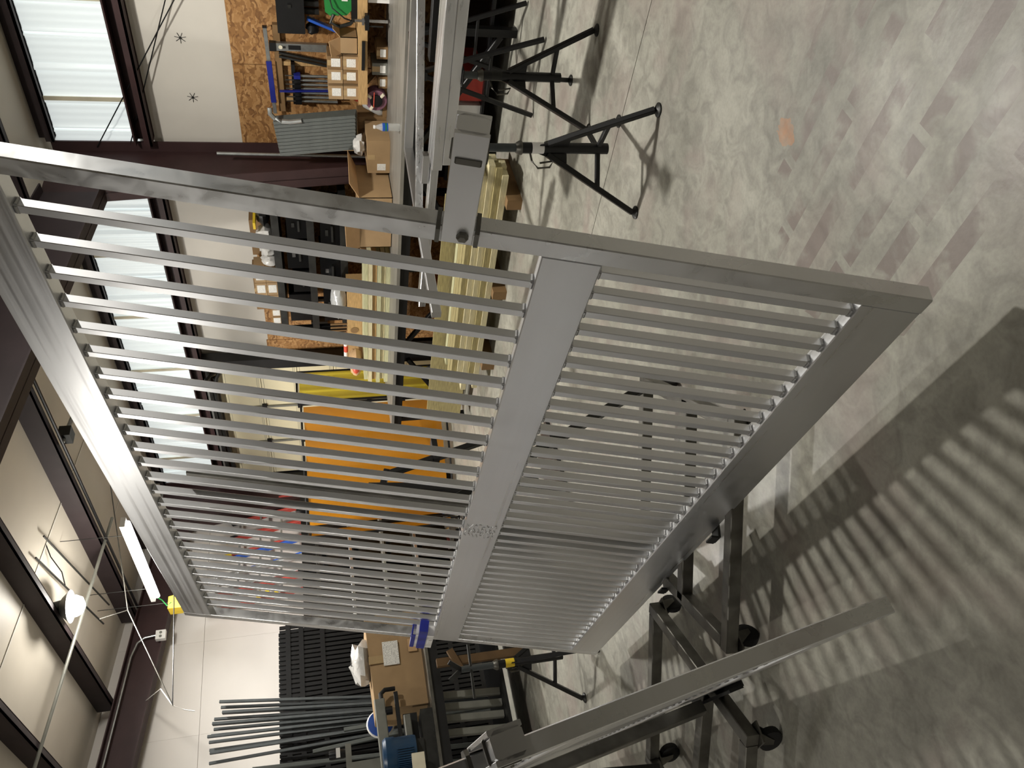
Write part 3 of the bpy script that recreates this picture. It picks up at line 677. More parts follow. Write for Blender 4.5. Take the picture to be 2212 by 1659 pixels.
bl = thing('spirit_level', 'blue spirit level leaning askew below the black wall cabinet', 'level', (7.36, 3.3, 1.16))
MB().bar((7.36, 3.24, 1.55), (7.34, 3.38, 1.17), .025, .055, X).build('level_body', 'blue', bl); MB().bar((7.343, 3.31, 1.365), (7.343, 3.322, 1.33), .008, .04, X).build('vial_window', 'cream', bl)
bc = thing('wall_cabinet', 'black metal wall cabinet at the picture edge on strand board', 'cabinet', (7.4, 3.0, 1.56))
bx('cabinet_body', 'black', bc, (7.30, 2.55, 1.57), (7.5, 3.36, 1.81)); bx('latch', 'dark_steel', bc, (7.29, 3.10, 1.68), (7.30, 3.13, 1.71))
for i, y in enumerate((3.06, 3.13, 3.20)):
    tag(MB().bar((7.42, y, 1.44), (7.42, y, 1.57), .05, .05, X).build('drill_holder', 'dark_steel', loc=(7.42, y, 1.44)), 'small dark tool holder under the black cabinet, %s of three' % ('right', 'middle', 'left')[i], 'tool holder', 'tool holders under the cabinet')
tag(MB().blob((7.37, 3.33, 1.505), .05, .055, .055, 4).build('cap', 'black', loc=(7.37, 3.33, 1.5)), 'black knitted cap hanging under the cabinet beside the blue level', 'cap')
gj = thing('green_machine', 'green plastic machine with black base on the wall shelf', 'machine', (7.1, 2.85, 1.13))
m = MB(); m.prism([(6.95, 2.70, 1.18), (6.95, 2.98, 1.18), (6.95, 3.02, 1.22), (6.95, 3.03, 1.36), (6.95, 3.0, 1.40), (6.95, 2.70, 1.40)], (.28, 0, 0)); m.build('housing', 'green', gj, smooth=False)
bx('base', 'black', gj, (6.94, 2.70, 1.13), (7.24, 3.06, 1.18)); m = MB().path([(6.95, 3.02, 1.33), (6.93, 3.08, 1.36), (6.93, 3.11, 1.28), (6.93, 3.08, 1.19), (6.95, 3.05, 1.16)], .016, 8); m.build('handle', 'dark_steel', gj)
bx('printed_tag', 'label', gj, (6.943, 2.72, 1.21), (6.949, 2.90, 1.26)); MB().path([(6.94, 2.80, 1.38), (6.91, 2.95, 1.34), (6.91, 3.03, 1.24), (6.94, 3.07, 1.15)], .006, 6).build('cord', 'black', gj)
pc = thing('shelf_clamp', 'chrome and black bar clamp fixed on the wall shelf edge', 'clamp', (6.9, 3.03, .88))
MB().tube((6.86, 3.02, .88), (6.86, 3.02, 1.16), .014, 10).build('clamp_pipe', 'chrome', pc); bx('clamp_jaw', 'black', pc, (6.83, 2.96, 1.04), (6.877, 3.09, 1.075)); bx('clamp_jaw', 'chrome', pc, (6.84, 2.99, 1.08), (6.877, 3.05, 1.10)); MB().tube((6.85, 3.06, .92), (6.85, 3.06, 1.04), .007, 8).build('clamp_screw', 'dark_steel', pc)
tag(MB().bar((6.865, 3.20, 1.085), (6.865, 3.46, 1.09), .02, .028).build('pry_bar', 'black', loc=(6.865, 3.3, 1.08)), 'black flat bar fixed to the wooden shelf edge', 'bar')
sg = thing('notice_board', 'white notice card with blue print standing on the bench at the picture edge', 'sign', (6.95, 2.78, .861)); bx('card', 'white', sg, (6.94, 2.60, .861), (6.96, 2.90, 1.04)); bx('blue_print', 'navy', sg, (6.937, 2.84, .92), (6.94, 2.865, .98)); bx('grey_print', 'machine', sg, (6.937, 2.865, .885), (6.94, 2.87, 1.02))
# jug with red cap, cable reel, bottle
jg = thing('jug', 'translucent white jug with a red cap lying past the shelf end', 'jug', (7.1, 3.86, .87))
MB().lathe((7.05, 3.92, .97), [(.02, -.14), (.05, -.1), (.05, .06), (.03, .1)], 16, (0, .5, -.85)).build('jug_body', 'film', jg); MB().lathe((7.05, 3.815, 1.15), [(.034, -.05), (.036, .03), (.03, .04)], 14, (0, .5, -.85)).build('jug_cap', 'redcap', jg)
bx('jug_stand', 'card_dark', jg, (6.98, 3.84, .861), (7.14, 3.98, .90))
rl = thing('cable_reel', 'purple and black cable reel standing on the bench below the shelf', 'cable reel', (7.0, 3.78, .861))
MB().lathe((6.99, 3.79, .965), [(.055, -.05), (.1, -.05), (.1, .05), (.055, .05)], 24, (1, 0, 0)).build('cable_coil', 'purple', rl); MB().lathe((6.93, 3.79, .965), [(.058, -.006), (.058, .006)], 20, (1, 0, 0)).build('reel_hub', 'black', rl)
for a in (.6, 2.2, 3.9): MB().bar((6.925, 3.79 + .06 * math.cos(a), .965 + .06 * math.sin(a)), (6.925, 3.79 + .1 * math.cos(a), .965 + .1 * math.sin(a)), .02, .03, X).build('reel_spoke', 'cream', rl)
MB().tube((6.92, 3.70, .985), (6.92, 3.85, .99), .005, 6).build('red_cable_end', 'redcap', rl)
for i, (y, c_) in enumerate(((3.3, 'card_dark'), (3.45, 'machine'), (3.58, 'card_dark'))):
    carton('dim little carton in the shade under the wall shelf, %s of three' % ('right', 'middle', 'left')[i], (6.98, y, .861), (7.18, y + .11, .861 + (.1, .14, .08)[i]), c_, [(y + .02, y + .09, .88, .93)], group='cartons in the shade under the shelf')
bt = thing('water_bottle', 'clear plastic water bottle with blue and green label on the bench edge', 'bottle', (5.93, 3.47, .861))
MB().lathe((5.93, 3.47, .861), [(.028, 0), (.032, .01), (.031, .06), (.033, .12), (.031, .15), (.013, .195), (.013, .205)], 18).build('bottle_body', 'clear', bt)
MB().lathe((5.93, 3.47, .861), [(.0335, .10), (.0335, .145)], 18).build('bottle_label', 'blue', bt); MB().lathe((5.93, 3.47, .861), [(.034, .112), (.034, .122)], 18).build('label_band', 'green', bt); MB().lathe((5.93, 3.47, .861), [(.015, .203), (.015, .218)], 14).build('bottle_cap', 'white', bt)
# bundle of grey profiles leaning on the wall
for i in range(10):
    y = 3.93 + i * .044; zt = 1.93 - .008 * i
    b0 = V((6.86, y - .03, .865 + .28)); b1 = V((7.02, y + .06, 1.90 - .006 * i))
    pass
lbl = ['rightmost', 'second', 'third', 'fourth', 'fifth', 'sixth', 'seventh', 'eighth', 'ninth', 'leftmost']
sh = thing('profile_carton', 'brown carton standing on the bench that carries the grey profiles', 'box', (7.0, 4.05, .861))
bx('carton_body', 'card_dark', sh, (7.0, 3.99, .861), (7.2, 4.24, 1.13))
for i in range(10):
    y = 3.905 + i * .0365; a = V((6.90, y, 1.155)); b = V((7.05, y + .17, 1.90 - .004 * i))
    tag(MB().bar(a, b, .032, .11, X, .05).build('grey_profile', 'grey_prof', loc=a), 'grey ribbed profile in the leaning bundle, %s of ten' % lbl[i], 'profile', 'bundle of grey profiles')
tag(MB().path([(7.0, 3.92, 1.93), (6.98, 3.97, 1.93), (6.965, 4.01, 1.89), (6.96, 4.03, 1.83), (6.95, 4.03, 1.76), (6.94, 4.01, 1.65)], .022, 8).build('bent_tube', 'galv', loc=(6.97, 3.97, 1.9)), 'pale bent pipe hooked over the grey profile bundle', 'pipe')
pp = tag(MB().tube((7.12, 4.50, .87), (7.14, 4.49, 2.47), .016, 12).build('long_pipe', 'galv', loc=(7.12, 4.5, .87)), 'long silver pipe standing upright before the maroon column', 'pipe')
tag(MB().tube((7.06, 4.38, .87), (7.09, 4.40, 1.53), .014, 12).build('broom_handle', 'wood', loc=(7.06, 4.38, .87)), 'pale wooden broom handle beside the long pipe', 'broom handle')
c1 = carton('closed cardboard box with a plastic bag on top, beside the bottle', (6.62, 4.02, .861), (6.98, 4.36, 1.07), 'card', [(4.26, 4.33, .90, .98)])
tag(MB().blob((6.80, 4.18, 1.135), .1, .1, .055, 9, 12, 8, .22).build('plastic_bag', 'bag', loc=(6.8, 4.18, 1.07)), 'crumpled white plastic bag on the closed cardboard box', 'plastic bag')
c2 = carton('large open cardboard box with raised flaps on the bench behind the gate stile', (6.30, 4.42, .861), (6.85, 5.0, 1.17), 'card', None, True)
for q in ([(6.30, 4.42, 1.17), (6.30, 5.0, 1.17), (6.20, 4.98, 1.30), (6.20, 4.45, 1.32)], [(6.30, 4.42, 1.17), (6.85, 4.42, 1.17), (6.85, 4.26, 1.24), (6.30, 4.26, 1.26)], [(6.30, 5.0, 1.17), (6.85, 5.0, 1.17), (6.85, 5.14, 1.11), (6.30, 5.15, 1.09)]):
    MB().prism(q, (.003, .003, .003)).build('flap', 'card_in', c2, smooth=False)

# black shelving unit in the second bay
su = thing('shelving_unit', 'black steel shelving unit behind the upper gate pickets', 'shelving', (7.15, 5.8, .86))
for z in (1.26, 1.60, 1.95): bx('shelf', 'dark_steel', su, (6.88, 4.92, z), (7.42, 6.68, z + .075))
for y in (4.92, 6.63):
    for x in (6.90, 7.38): bx('post', 'black', su, (x, y, .862), (x + .045, y + .045, 2.22))
nm = ['right', 'middle', 'left']
for j in range(2):
    for i in range(3):
        y0 = 5.80 + i * .185; z0 = 2.026 + .12 * j
        carton('white-labelled carton on top of the black shelving, %s tier, %s' % (('lower', 'upper')[j], nm[i]), (6.95, y0, z0), (7.18, y0 + .178, z0 + .117), 'card', [(y0 + .03, y0 + .14, z0 + .015, z0 + .1)], group='cartons on the shelving top')
for i, y0 in enumerate((6.38, 6.50)): carton('small white-labelled carton at the shelving end, %s' % ('inner', 'outer')[i], (6.95, y0, 2.026), (7.12, y0 + .11, 2.12), 'card', [(y0 + .015, y0 + .095, 2.035, 2.11)], group='small cartons at the shelving end')
for i, (y, z, s) in enumerate(((5.36, 2.11, .1), (5.55, 2.10, .09), (5.68, 2.09, .075))):
    tag(MB().blob((7.02, y, z - .012), .1, s, .085, 20 + i, 11, 8, .2).build('plastic_bag', 'bag', loc=(7.02, y, 2.03)), 'crumpled plastic bag of parts on the black shelving, %s of three' % ('right', 'middle', 'left')[i], 'plastic bag', 'plastic bags on the shelving')
carton('dark brown carton behind the plastic bags on the shelving top', (7.14, 5.28, 2.026), (7.38, 5.74, 2.26), 'card_dark')
carton('brown carton with torn flap at the left of the label stack on the shelving', (7.20, 6.0, 2.026), (7.38, 6.6, 2.30), 'card_dark')
tp = tag(MB().blob((7.08, 5.07, 2.10), .16, .2, .075, 31, 14, 8, .12).build('tarp', 'black', loc=(7.08, 5.07, 2.03)), 'folded black tarp heaped on the shelving beside the gate stile', 'tarp')
tag(MB().box((6.93, 5.16, 2.18), (7.2, 5.24, 2.205)).build('yellow_strip', 'yellow', loc=(7.05, 5.2, 2.18)), 'yellow plastic strip on top of the black tarp', 'strip')
for i, (y, w_, h_, z) in enumerate(((5.02, .34, .2, 1.675), (5.40, .36, .22, 1.675), (5.80, .3, .18, 1.675), (6.14, .4, .24, 1.675), (5.05, .5, .2, 1.336), (5.62, .38, .22, 1.336), (6.06, .5, .2, 1.336))):
    t = thing('tool_case', 'black plastic tool case on the %s shelf of the black unit, %s' % (('middle', 'lower')[i > 3], (['rightmost', 'second', 'third', 'leftmost'] + ['right', 'middle', 'left'])[i]), 'tool case', (7.1, y + w_ / 2, z), 'black tool cases on the shelving')
    bx('case_body', 'black_gloss', t, (6.92, y, z), (7.3, y + w_, z + h_)); bx('case_latch', 'chrome' if i % 2 else 'dark_steel', t, (6.91, y + w_ * .4, z + h_ * .6), (6.92, y + w_ * .55, z + h_ * .75)); bx('case_handle', 'dark_steel', t, (6.90, y + w_ * .3, z + h_ * .35), (6.92, y + w_ * .7, z + h_ * .45))
bx('bracket_bar', 'black', su, (6.86, 6.66, 1.30), (6.90, 6.70, 2.08))
# boxes and lumber on the far end of the bench
for i, z in enumerate([.861 + .0455 * k for k in range(6)]):
    tag(MB().box((6.32 + .02 * (i % 2), 5.18 + .03 * (i % 3), z), (6.60, 7.02 - .04 * (i % 2), z + .041)).build('board', ('lumber_c', 'lumber_a', 'lumber_c', 'wood', 'lumber_a', 'lumber_c')[i], loc=(6.45, 5.2, z), smooth=False), 'treated board in the stack on the bench, %s from the bottom' % ('first', 'second', 'third', 'fourth', 'fifth', 'sixth')[i], 'board', 'boards stacked on the bench')
wc = thing('wooden_crate', 'plywood crate with round brown mark standing behind the boards', 'crate', (6.74, 6.4, .861))
bx('crate_body', 'wood', wc, (6.62, 5.80, .861), (6.85, 7.02, 1.29)); m = MB().lathe((6.618, 6.44, 1.215), [(.045, 0), (.045, -.002)], 18, X); m.build('printed_mark', 'card_dark', wc)
for k, y in enumerate((6.56, 6.59, 6.62)): bx('printed_letter', 'card_dark', wc, (6.616, y - .04, 1.19), (6.62, y - .025, 1.24))
tag(MB().blob((6.74, 6.08, 1.375), .1, .27, .085, 41, 14, 9, .14).build('film_bundle', 'film', loc=(6.74, 6.1, 1.29)), 'bundle wrapped in clear grey film on the plywood crate', 'bundle')
for i in range(5): tag(MB().tube((6.74 + .02 * (i % 2), 6.45 + .026 * i, 1.292), (6.74 + .02 * (i % 2), 6.45 + .026 * i, 1.48), .009, 8).build('rod_holder', 'card_dark', loc=(6.74, 6.45 + .026 * i, 1.29)), 'thin brown rod standing in a row on the crate, %s of five' % ('first', 'second', 'third', 'fourth', 'fifth')[i], 'rod', 'rods on the crate')
sb = thing('switch_box', 'black electrical switch box on strand board near the door', 'switch box', (7.45, 7.2, 1.5)); bx('box_body', 'black', sb, (7.40, 7.03, 1.50), (7.5, 7.28, 1.70)); bx('switch_lever', 'dark_steel', sb, (7.38, 7.12, 1.57), (7.40, 7.18, 1.64))
pt = thing('caulk_tube', 'white and pink caulk tube lying on the crate near the door', 'tube', (6.72, 6.85, 1.29)); MB().tube((6.70, 6.68, 1.316), (6.70, 6.96, 1.316), .024, 14).build('tube_body', 'white', pt); MB().tube((6.70, 6.76, 1.316), (6.70, 6.86, 1.316), .0245, 14).build('pink_band', 'redcap', pt); MB().tube((6.70, 6.96, 1.316), (6.70, 7.01, 1.316), .008, 8, .003).build('nozzle', 'white', pt)
bg = thing('paper_sack', 'tan paper sack with red print at the bench end by the door', 'sack', (6.46, 6.8, 1.13)); MB().blob((6.46, 6.80, 1.215), .12, .2, .08, 51, 14, 8, .08).build('sack_body', 'card_in', bg); MB().blob((6.36, 6.82, 1.22), .035, .07, .04, 52, 8, 6, .1).build('red_print', 'redcap', bg)
# under the bench
ob = thing('orange_case', 'orange plastic case on the shelf under the bench', 'case', (6.1, 5.5, .19)); bx('case_body', 'orange', ob, (5.98, 5.30, .191), (6.3, 5.68, .40)); bx('case_lid', 'orange', ob, (5.97, 5.29, .40), (6.31, 5.69, .44)); bx('case_latch', 'black', ob, (5.96, 5.45, .37), (5.97, 5.53, .42))
for i, (y, a) in enumerate(((3.0, 'red'), (3.3, 'white'), (3.75, 'card'))):
    t = thing('storage_box', ('red plastic storage box under the bench', 'white plastic storage box under the bench', 'tan storage box under the bench')[i], 'box', (6.2, y, .19)); bx('box_body', a, t, (6.0, y, .191), (6.4, y + .26, .42)); bx('box_lid', 'black', t, (5.99, y - .01, .42), (6.41, y + .27, .445))
for i, (y, z) in enumerate(((5.85, .27), (6.05, .25), (6.2, .3))):
    tag(MB().lathe((6.1, y, z), [(.05, -.04), (.085, -.04), (.085, .04), (.05, .04)], 18, (.3, 1, .2)).build('hose_coil', 'black_gloss', loc=(6.1, y, .19)), 'coil of shiny black hose under the bench, %s of three' % ('right', 'middle', 'left')[i], 'hose', 'hose coils under the bench')
for i in range(5): tag(MB().bar((5.75, 6.05 + .04 * i, .02), (5.84, 6.3 + .04 * i, .5 - .03 * i), .02, .02).build('black_bar', 'black', loc=(5.75, 6.05 + .04 * i, 0)), 'short black bar leaning on the bench leg, %s of five' % ('first', 'second', 'third', 'fourth', 'fifth')[i], 'bar', 'black bars leaning on the bench')

# ================================================================== ALUMINIUM STOCK IN FRONT OF THE BENCH
def tubebar(name, label, cat, p0, p1, wd, ht, mat, group=None, up=Z):
    return tag(MB().bar(p0, p1, wd, ht, up, .05).build(name, mat, loc=p0), label, cat, group)
tubebar('aluminium_beam', 'lower of two stacked aluminium beams on the jack stand', 'beam', (4.03, -1.5, .7745), (4.325, 2.72, .7745), .2, .061, 'alu_rail', 'paired aluminium beams')
tubebar('aluminium_beam', 'upper of two stacked aluminium beams on the jack stand', 'beam', (4.03, -1.5, .836), (4.33, 2.76, .836), .2, .061, 'alu_rail', 'paired aluminium beams')
tubebar('black_tube', 'black steel tube lying between the beams and the bench', 'beam', (4.72, -1.2, .80), (4.86, 2.36, .80), .08, .06, 'black')
fr = thing('aluminium_gate_frame', 'white aluminium frame with a mitred corner lying before the bench', 'metal frame', (5.2, 3.2, .85))
def mitre(p, c, q, wd, ht, name, mat):
    p, c, q = V(p), V(c), V(q); m = MB(); d1 = (c - p).normalized(); d2 = (q - c).normalized(); n1 = Z.cross(d1); n2 = Z.cross(d2); b = (n1 + n2).normalized(); k = 1 / max(.3, b.dot(n1))
    h = Z * ht / 2; w2 = wd / 2
    def ring(o, n, kk): return [o + n * w2 * kk - h, o + n * w2 * kk + h, o - n * w2 * kk + h, o - n * w2 * kk - h]
    qd = [(0, 1, 5, 4), (1, 2, 6, 5), (2, 3, 7, 6), (3, 0, 4, 7), (0, 3, 2, 1), (4, 5, 6, 7)]
    MB().add(ring(p, n1, 1) + ring(c, b, k), qd).build(name, mat, fr, smooth=False); MB().add(ring(c, b, k) + ring(q, n2, 1), qd).build(name, mat, fr, smooth=False)
mitre((5.10, .4, .885), (5.21, 3.22, .885), (4.30, 3.33, .885), .05, .06, 'frame_tube', 'alu_x')
MB().bar((4.36, 3.33, .885), (3.6, 3.40, .885), .05, .06, Z, .05).build('frame_tube', 'alu_x', fr)
MB().bar((5.08, 1.6, .885), (4.55, 3.27, .885), .035, .05, Z, .05).build('frame_brace', 'alu_rail', fr)
MB().bar((5.10, 1.5, .885), (5.5, 1.15, .885), .035, .05, Z, .05).build('frame_brace', 'alu_rail', fr)
MB().bar((4.47, 2.86, .815), (4.60, 4.2, .815), .10, .05, Z, .05).build('frame_tube', 'alu_rail', fr)
MB().bar((4.47, 2.80, .868), (4.49, 3.02, .868), .05, .05, Z, .05).build('frame_tube', 'alu_rail', fr)
def sawhorse(label, cx, cy, L, h):
    t = thing('sawhorse', label, 'sawhorse', (cx, cy, 0), 'black steel sawhorses'); MB().bar((cx - L / 2, cy, h - .03), (cx + L / 2, cy, h - .03), .06, .06).build('top_beam', 'black', t)
    for sx in (-1, 1):
        for sy in (-1, 1): MB().bar((cx + sx * L * .42, cy + sy * .02, h - .05), (cx + sx * L * .46, cy + sy * .28, .012), .03, .03).build('leg', 'black', t)
        MB().bar((cx + sx * L * .44, cy - .16, h * .42), (cx + sx * L * .44, cy + .16, h * .42), .02, .02).build('brace', 'black', t)
    return t
sawhorse('black sawhorse under the aluminium frame before the bench', 5.40, 2.6, .62, .853)
tag(MB().blob((5.45, 1.95, .93), .04, .13, .05, 61, 12, 8, .3).build('plastic_wrap', 'purple', loc=(5.45, 1.95, .86)), 'crumpled purplish plastic wrap lying on the frame beside the bench', 'wrap')

# lumber pile on the floor
for i, y in enumerate((3.55, 4.5, 5.4)): tag(MB().box((5.02, y, .0), (5.60, y + .09, .12)).build('dunnage_block', 'card_dark', loc=(5.3, y, 0), smooth=False), 'dark timber bearer under the lumber pile, %s of three' % ('near', 'middle', 'far')[i], 'bearer', 'bearers under the lumber pile')
rd = random.Random(12); rows = ['bottom', 'second', 'third', 'fourth', 'top']; colsn = ['front', 'second', 'third', 'back']
for j in range(5):
    for i in range(4):
        y0 = 3.36 + rd.uniform(-.06, .1) + .03 * i; y1 = 5.78 + rd.uniform(-.12, .12); x0 = 5.08 + i * .098 + (.012 * rd.random()) + .02 * j; z0 = .121 + j * .052
        tag(MB().box((x0, y0, z0), (x0 + .09, y1, z0 + .049)).build('lumber_board', ('lumber_a', 'lumber_b', 'lumber_c', 'lumber_a', 'lumber_b')[(i * 3 + j * 2) % 5] if i else ('lumber_a', 'lumber_b', 'lumber_a', 'lumber_a', 'lumber_b')[j], loc=(x0, y0, z0), smooth=False),
            'pale lumber board in the floor pile, %s layer, %s of four' % (rows[j], colsn[i]), 'board', 'boards in the floor lumber pile')
for i, x in enumerate((5.60, 5.64, 5.68)): tag(MB().box((x, 3.9, .121), (x + .02, 6.9, .50 - .03 * i)).build('plywood_strip', 'lumber_b', loc=(x, 3.9, .12), smooth=False), 'dull plywood strip standing on edge behind the lumber pile, %s of three' % ('front', 'middle', 'back')[i], 'board', 'plywood strips behind the pile')

# ================================================================== WELDING SCREEN
wsn = thing('welding_screen', 'orange vinyl welding screen, one wing coloured as lit through, in a black frame before the door', 'welding screen', (6.1, 8.2, 0))
def screen(a, b, z0, z1, mat):
    a, b = V((*a, 0)), V((*b, 0)); d = (b - a).normalized(); n = V((-d.y, d.x, 0)); r = .014
    for p in (a, b): MB().tube(p + Z * .02, p + Z * (z1 + .03), r, 8).build('frame_post', 'black', wsn)
    MB().tube(a + Z * (z1 + .03), b + Z * (z1 + .03), r, 8).build('frame_rail', 'black', wsn); MB().tube(a + Z * .06, b + Z * .06, r, 8).build('frame_rail', 'black', wsn)
    nn = 40; vs = []; fs = []
    for i in range(nn + 1):
        p = a.lerp(b, .02 + .96 * i / nn) + n * .012 * math.sin(i * .55); vs += [p + Z * z0, p + Z * z1]
        if i: fs.append((2 * i - 2, 2 * i, 2 * i + 1, 2 * i - 1))
    MB().add(vs, fs).build('vinyl_curtain', mat, wsn); 
    for p in (a, b): MB().bar(p + n * .18 + Z * .012, p - n * .18 + Z * .012, .02, .02).build('foot', 'black', wsn)
screen((6.74, 7.83), (5.40, 8.60), .13, 1.86, 'vinyl'); screen((7.2, 7.72), (6.77, 7.81), .13, 1.9, 'vinyl_lit'); screen((5.37, 8.62), (5.12, 8.35), .13, 1.84, 'vinyl')

# dark steel stand with a sloping arm, seen through the pickets in front of the screen
ds = thing('material_stand', 'black steel stand with sloping arms in front of the orange screen', 'stand', (3.1, 4.6, 0))
MB().bar((3.02, 4.6, .03), (3.16, 4.6, 1.34), .07, .07, Y).build('post', 'black', ds)
MB().bar((3.26, 4.6, 1.22), (3.50, 4.6, .45), .045, .045, Y).build('arm', 'black', ds); bx('arm_stop', 'black', ds, (3.34, 4.56, .82), (3.54, 4.64, .86)); MB().bar((3.50, 4.6, .47), (3.05, 4.6, .12), .045, .045, Y).build('brace', 'black', ds); MB().bar((3.12, 4.6, 1.26), (3.30, 4.6, 1.20), .045, .045, Y).build('brace', 'black', ds)
bx('base_plate', 'black', ds, (2.7, 4.4, 0), (3.5, 4.8, .03))

# ================================================================== END WALL SIDE (left in the room)
def ladder(label, x, mat, cap, h, w_=.42, tread=True, y0=9.72, dx=0.):
    t = thing('ladder', label, 'ladder', (x, y0, 0), 'ladders leaning on the end wall'); a0, a1 = V((x - w_ / 2, y0, .02)), V((x - w_ / 2 + dx, 10.52, h)); s = X * w_
    d = (a1 - a0)
    for k in (0, 1): MB().bar(a0 + s * k, a1 + s * k, .03, .085, Y, .1).build('rail', mat, t); 
    for k in (0, 1): MB().bar(a1 + s * k - d.normalized() * .1, a1 + s * k + d.normalized() * .02, .034, .09, Y, .1).build('rail_cap', cap, t)
    for i in range(int(h / .3)): p = a0 + d * ((i + .7) * .3 / h); MB().bar(p, p + s, .05, .025, Z, .1).build('rung', 'galv', t)
    return t
ladder('red fibreglass ladder against the end wall, deepest in the corner', 6.99, 'red', 'black', 2.75, .25)
ladder('red fibreglass ladder with black caps, second from the corner', 6.69, 'red', 'black', 3.02, .25, y0=9.62)
ladder('red ladder with yellow rail caps beside the blue ladder', 6.39, 'red', 'yellow', 3.10, .25, y0=9.5)
ladder('blue fibreglass ladder leaning on the end wall', 6.09, 'blue', 'black', 3.06, .25, y0=9.4)
ladder('pale aluminium step ladder leaning on the end wall', 5.81, 'alu_plain', 'white', 3.30, .22, y0=9.45)
ladder('red ladder with white caps, last before the bare wall', 5.54, 'red', 'cream', 3.30, .22, y0=9.6)
for i, (x, y, z) in enumerate(((5.37, 9.66, 2.35), (5.37, 9.70, 2.47), (5.37, 9.74, 2.59))):
    t = tag(MB().box((x, y + .38, z), (x + .09, y + .46, z + .05)).build('yellow_block', 'yellow', loc=(x, y + .4, z), smooth=False), 'small yellow block on the red ladder, %s of three' % ('lower', 'middle', 'upper')[i], 'block', 'yellow blocks on the red ladder')
# bar stock rack
br = thing('bar_stock_rack', 'black cantilever rack of bar stock along the end wall behind the gate', 'rack', (5.2, 9.0, 0))
for x in (4.35, 5.2, 6.1):
    bx('upright', 'black', br, (x, 9.25, 0), (x + .08, 9.35, 2.05)); bx('rack_foot', 'black', br, (x, 8.75, 0), (x + .08, 9.35, .06))
    for z in (.5, .9, 1.3, 1.7): MB().bar((x + .04, 9.25, z), (x + .04, 8.78, z + .03), .05, .06).build('arm', 'black', br)
bx('back_sheet', 'black', br, (4.25, 9.36, .1), (6.5, 9.38, 2.0))
rd = random.Random(5); n = 0
for tier, z, cnt in (('lowest', .56, 7), ('second', .96, 6), ('third', 1.36, 8), ('topmost', 1.76, 3)):
    for i in range(cnt):
        n += 1; y = 8.82 + i * .055; L0 = 4.0 + rd.uniform(0, .35); L1 = 6.2 + rd.uniform(0, .4); zz = z + .012
        tag(MB().bar((L0, y, zz + .02), (L1, y, zz + .02), .04, .035, Z, .1).build('bar_stock', (('galv', 'machine', 'lumber_b', 'dark_steel', 'alu_x') if tier in ('lowest', 'topmost') else ('galv', 'white', 'galv', 'alu_x', 'machine'))[rd.randrange(5)], loc=(L0, y, zz)), 'metal bar on the %s arms of the cantilever rack, %s from the front' % (tier, ORD[i]), 'bar', 'bar stock on the cantilever rack')
# black fence panels stacked on edge
for k in range(6):
    y = 8.62 + k * .075; x0 = 1.75 + [0, .05, .02, .09, .03, .06][k]; x1 = 4.22 - [0, .03, .0, .05, .02, .04][k]; top = [2.235, 2.25, 1.80, 1.85, 1.78, 1.82][k]; lean = .02
    t = thing('fence_panel', 'black picket fence panel stacked on edge by the end wall, %s of six' % ('front', 'second', 'third', 'fourth', 'fifth', 'back')[k], 'fence panel', (x0, y, 0), 'stacked black fence panels')
    for z in ((.05, .35, 1.05, 1.75, 1.98, 2.12) if k < 2 else (.05, .35, 1.05, 1.5)): bx('rail', 'black', t, (x0, y, z), (x1, y + .03, z + .05))
    w_ = .036; pitch = .052
    me = MB().box((-w_ / 2, .004, 0), (w_ / 2, .026, top)).mesh('picket', smooth=False); me.materials.append(M['black'])
    for i in range(int((x1 - x0) / pitch)):
        inst('picket', me, t, (.02 + i * pitch + [0, .008, .026, .01, .03, .04][k], 0, 0))
# tall grey tubes leaning in a bunch before the panels
rd = random.Random(8)
tops = [(3.35, 2.81), (3.31, 2.80), (3.27, 2.79), (3.24, 2.78), (3.20, 2.86), (3.17, 2.88), (3.14, 2.87), (3.10, 2.86), (3.06, 2.89), (3.02, 2.91), (2.98, 2.90), (2.92, 2.90), (2.86, 2.88), (2.78, 2.89)]
bots = [3.13, 3.115, 3.10, 3.085, 3.06, 3.045, 3.03, 3.01, 2.995, 2.98, 2.965, 2.94, 2.92, 2.90]
for i, ((xt, zt), xb) in enumerate(zip(tops, bots)):
    yy = 8.42 + (i % 3) * .05; k = (xt - xb) / (zt - 2.24)
    tag(MB().bar((xb - .22 + .004 * i, yy - .30, .01), (xt, yy, zt), .027, .027, Y, .1).build('grey_tube', 'grey_tube', loc=(xb, yy, 0)), 'tall grey tube leaning before the black fence panels, %s from the right' % ORD[i], 'tube', 'tall grey tubes by the fence panels')
for i, (xt, zt, xb) in enumerate(((2.55, 2.45, 2.35), (2.45, 2.52, 2.2), (2.62, 1.9, 2.66), (2.78, 1.6, 2.70))):
    tag(MB().bar((xb, 7.86, .01), (xt, 8.12, zt), .035, .035, Y, .1).build('steel_tube', 'grey_prof', loc=(xb, 8.05, 0)), 'shorter grey tube leaning left of the tall bunch, %s of four' % ORD[i], 'tube', 'shorter grey tubes by the fence panels')
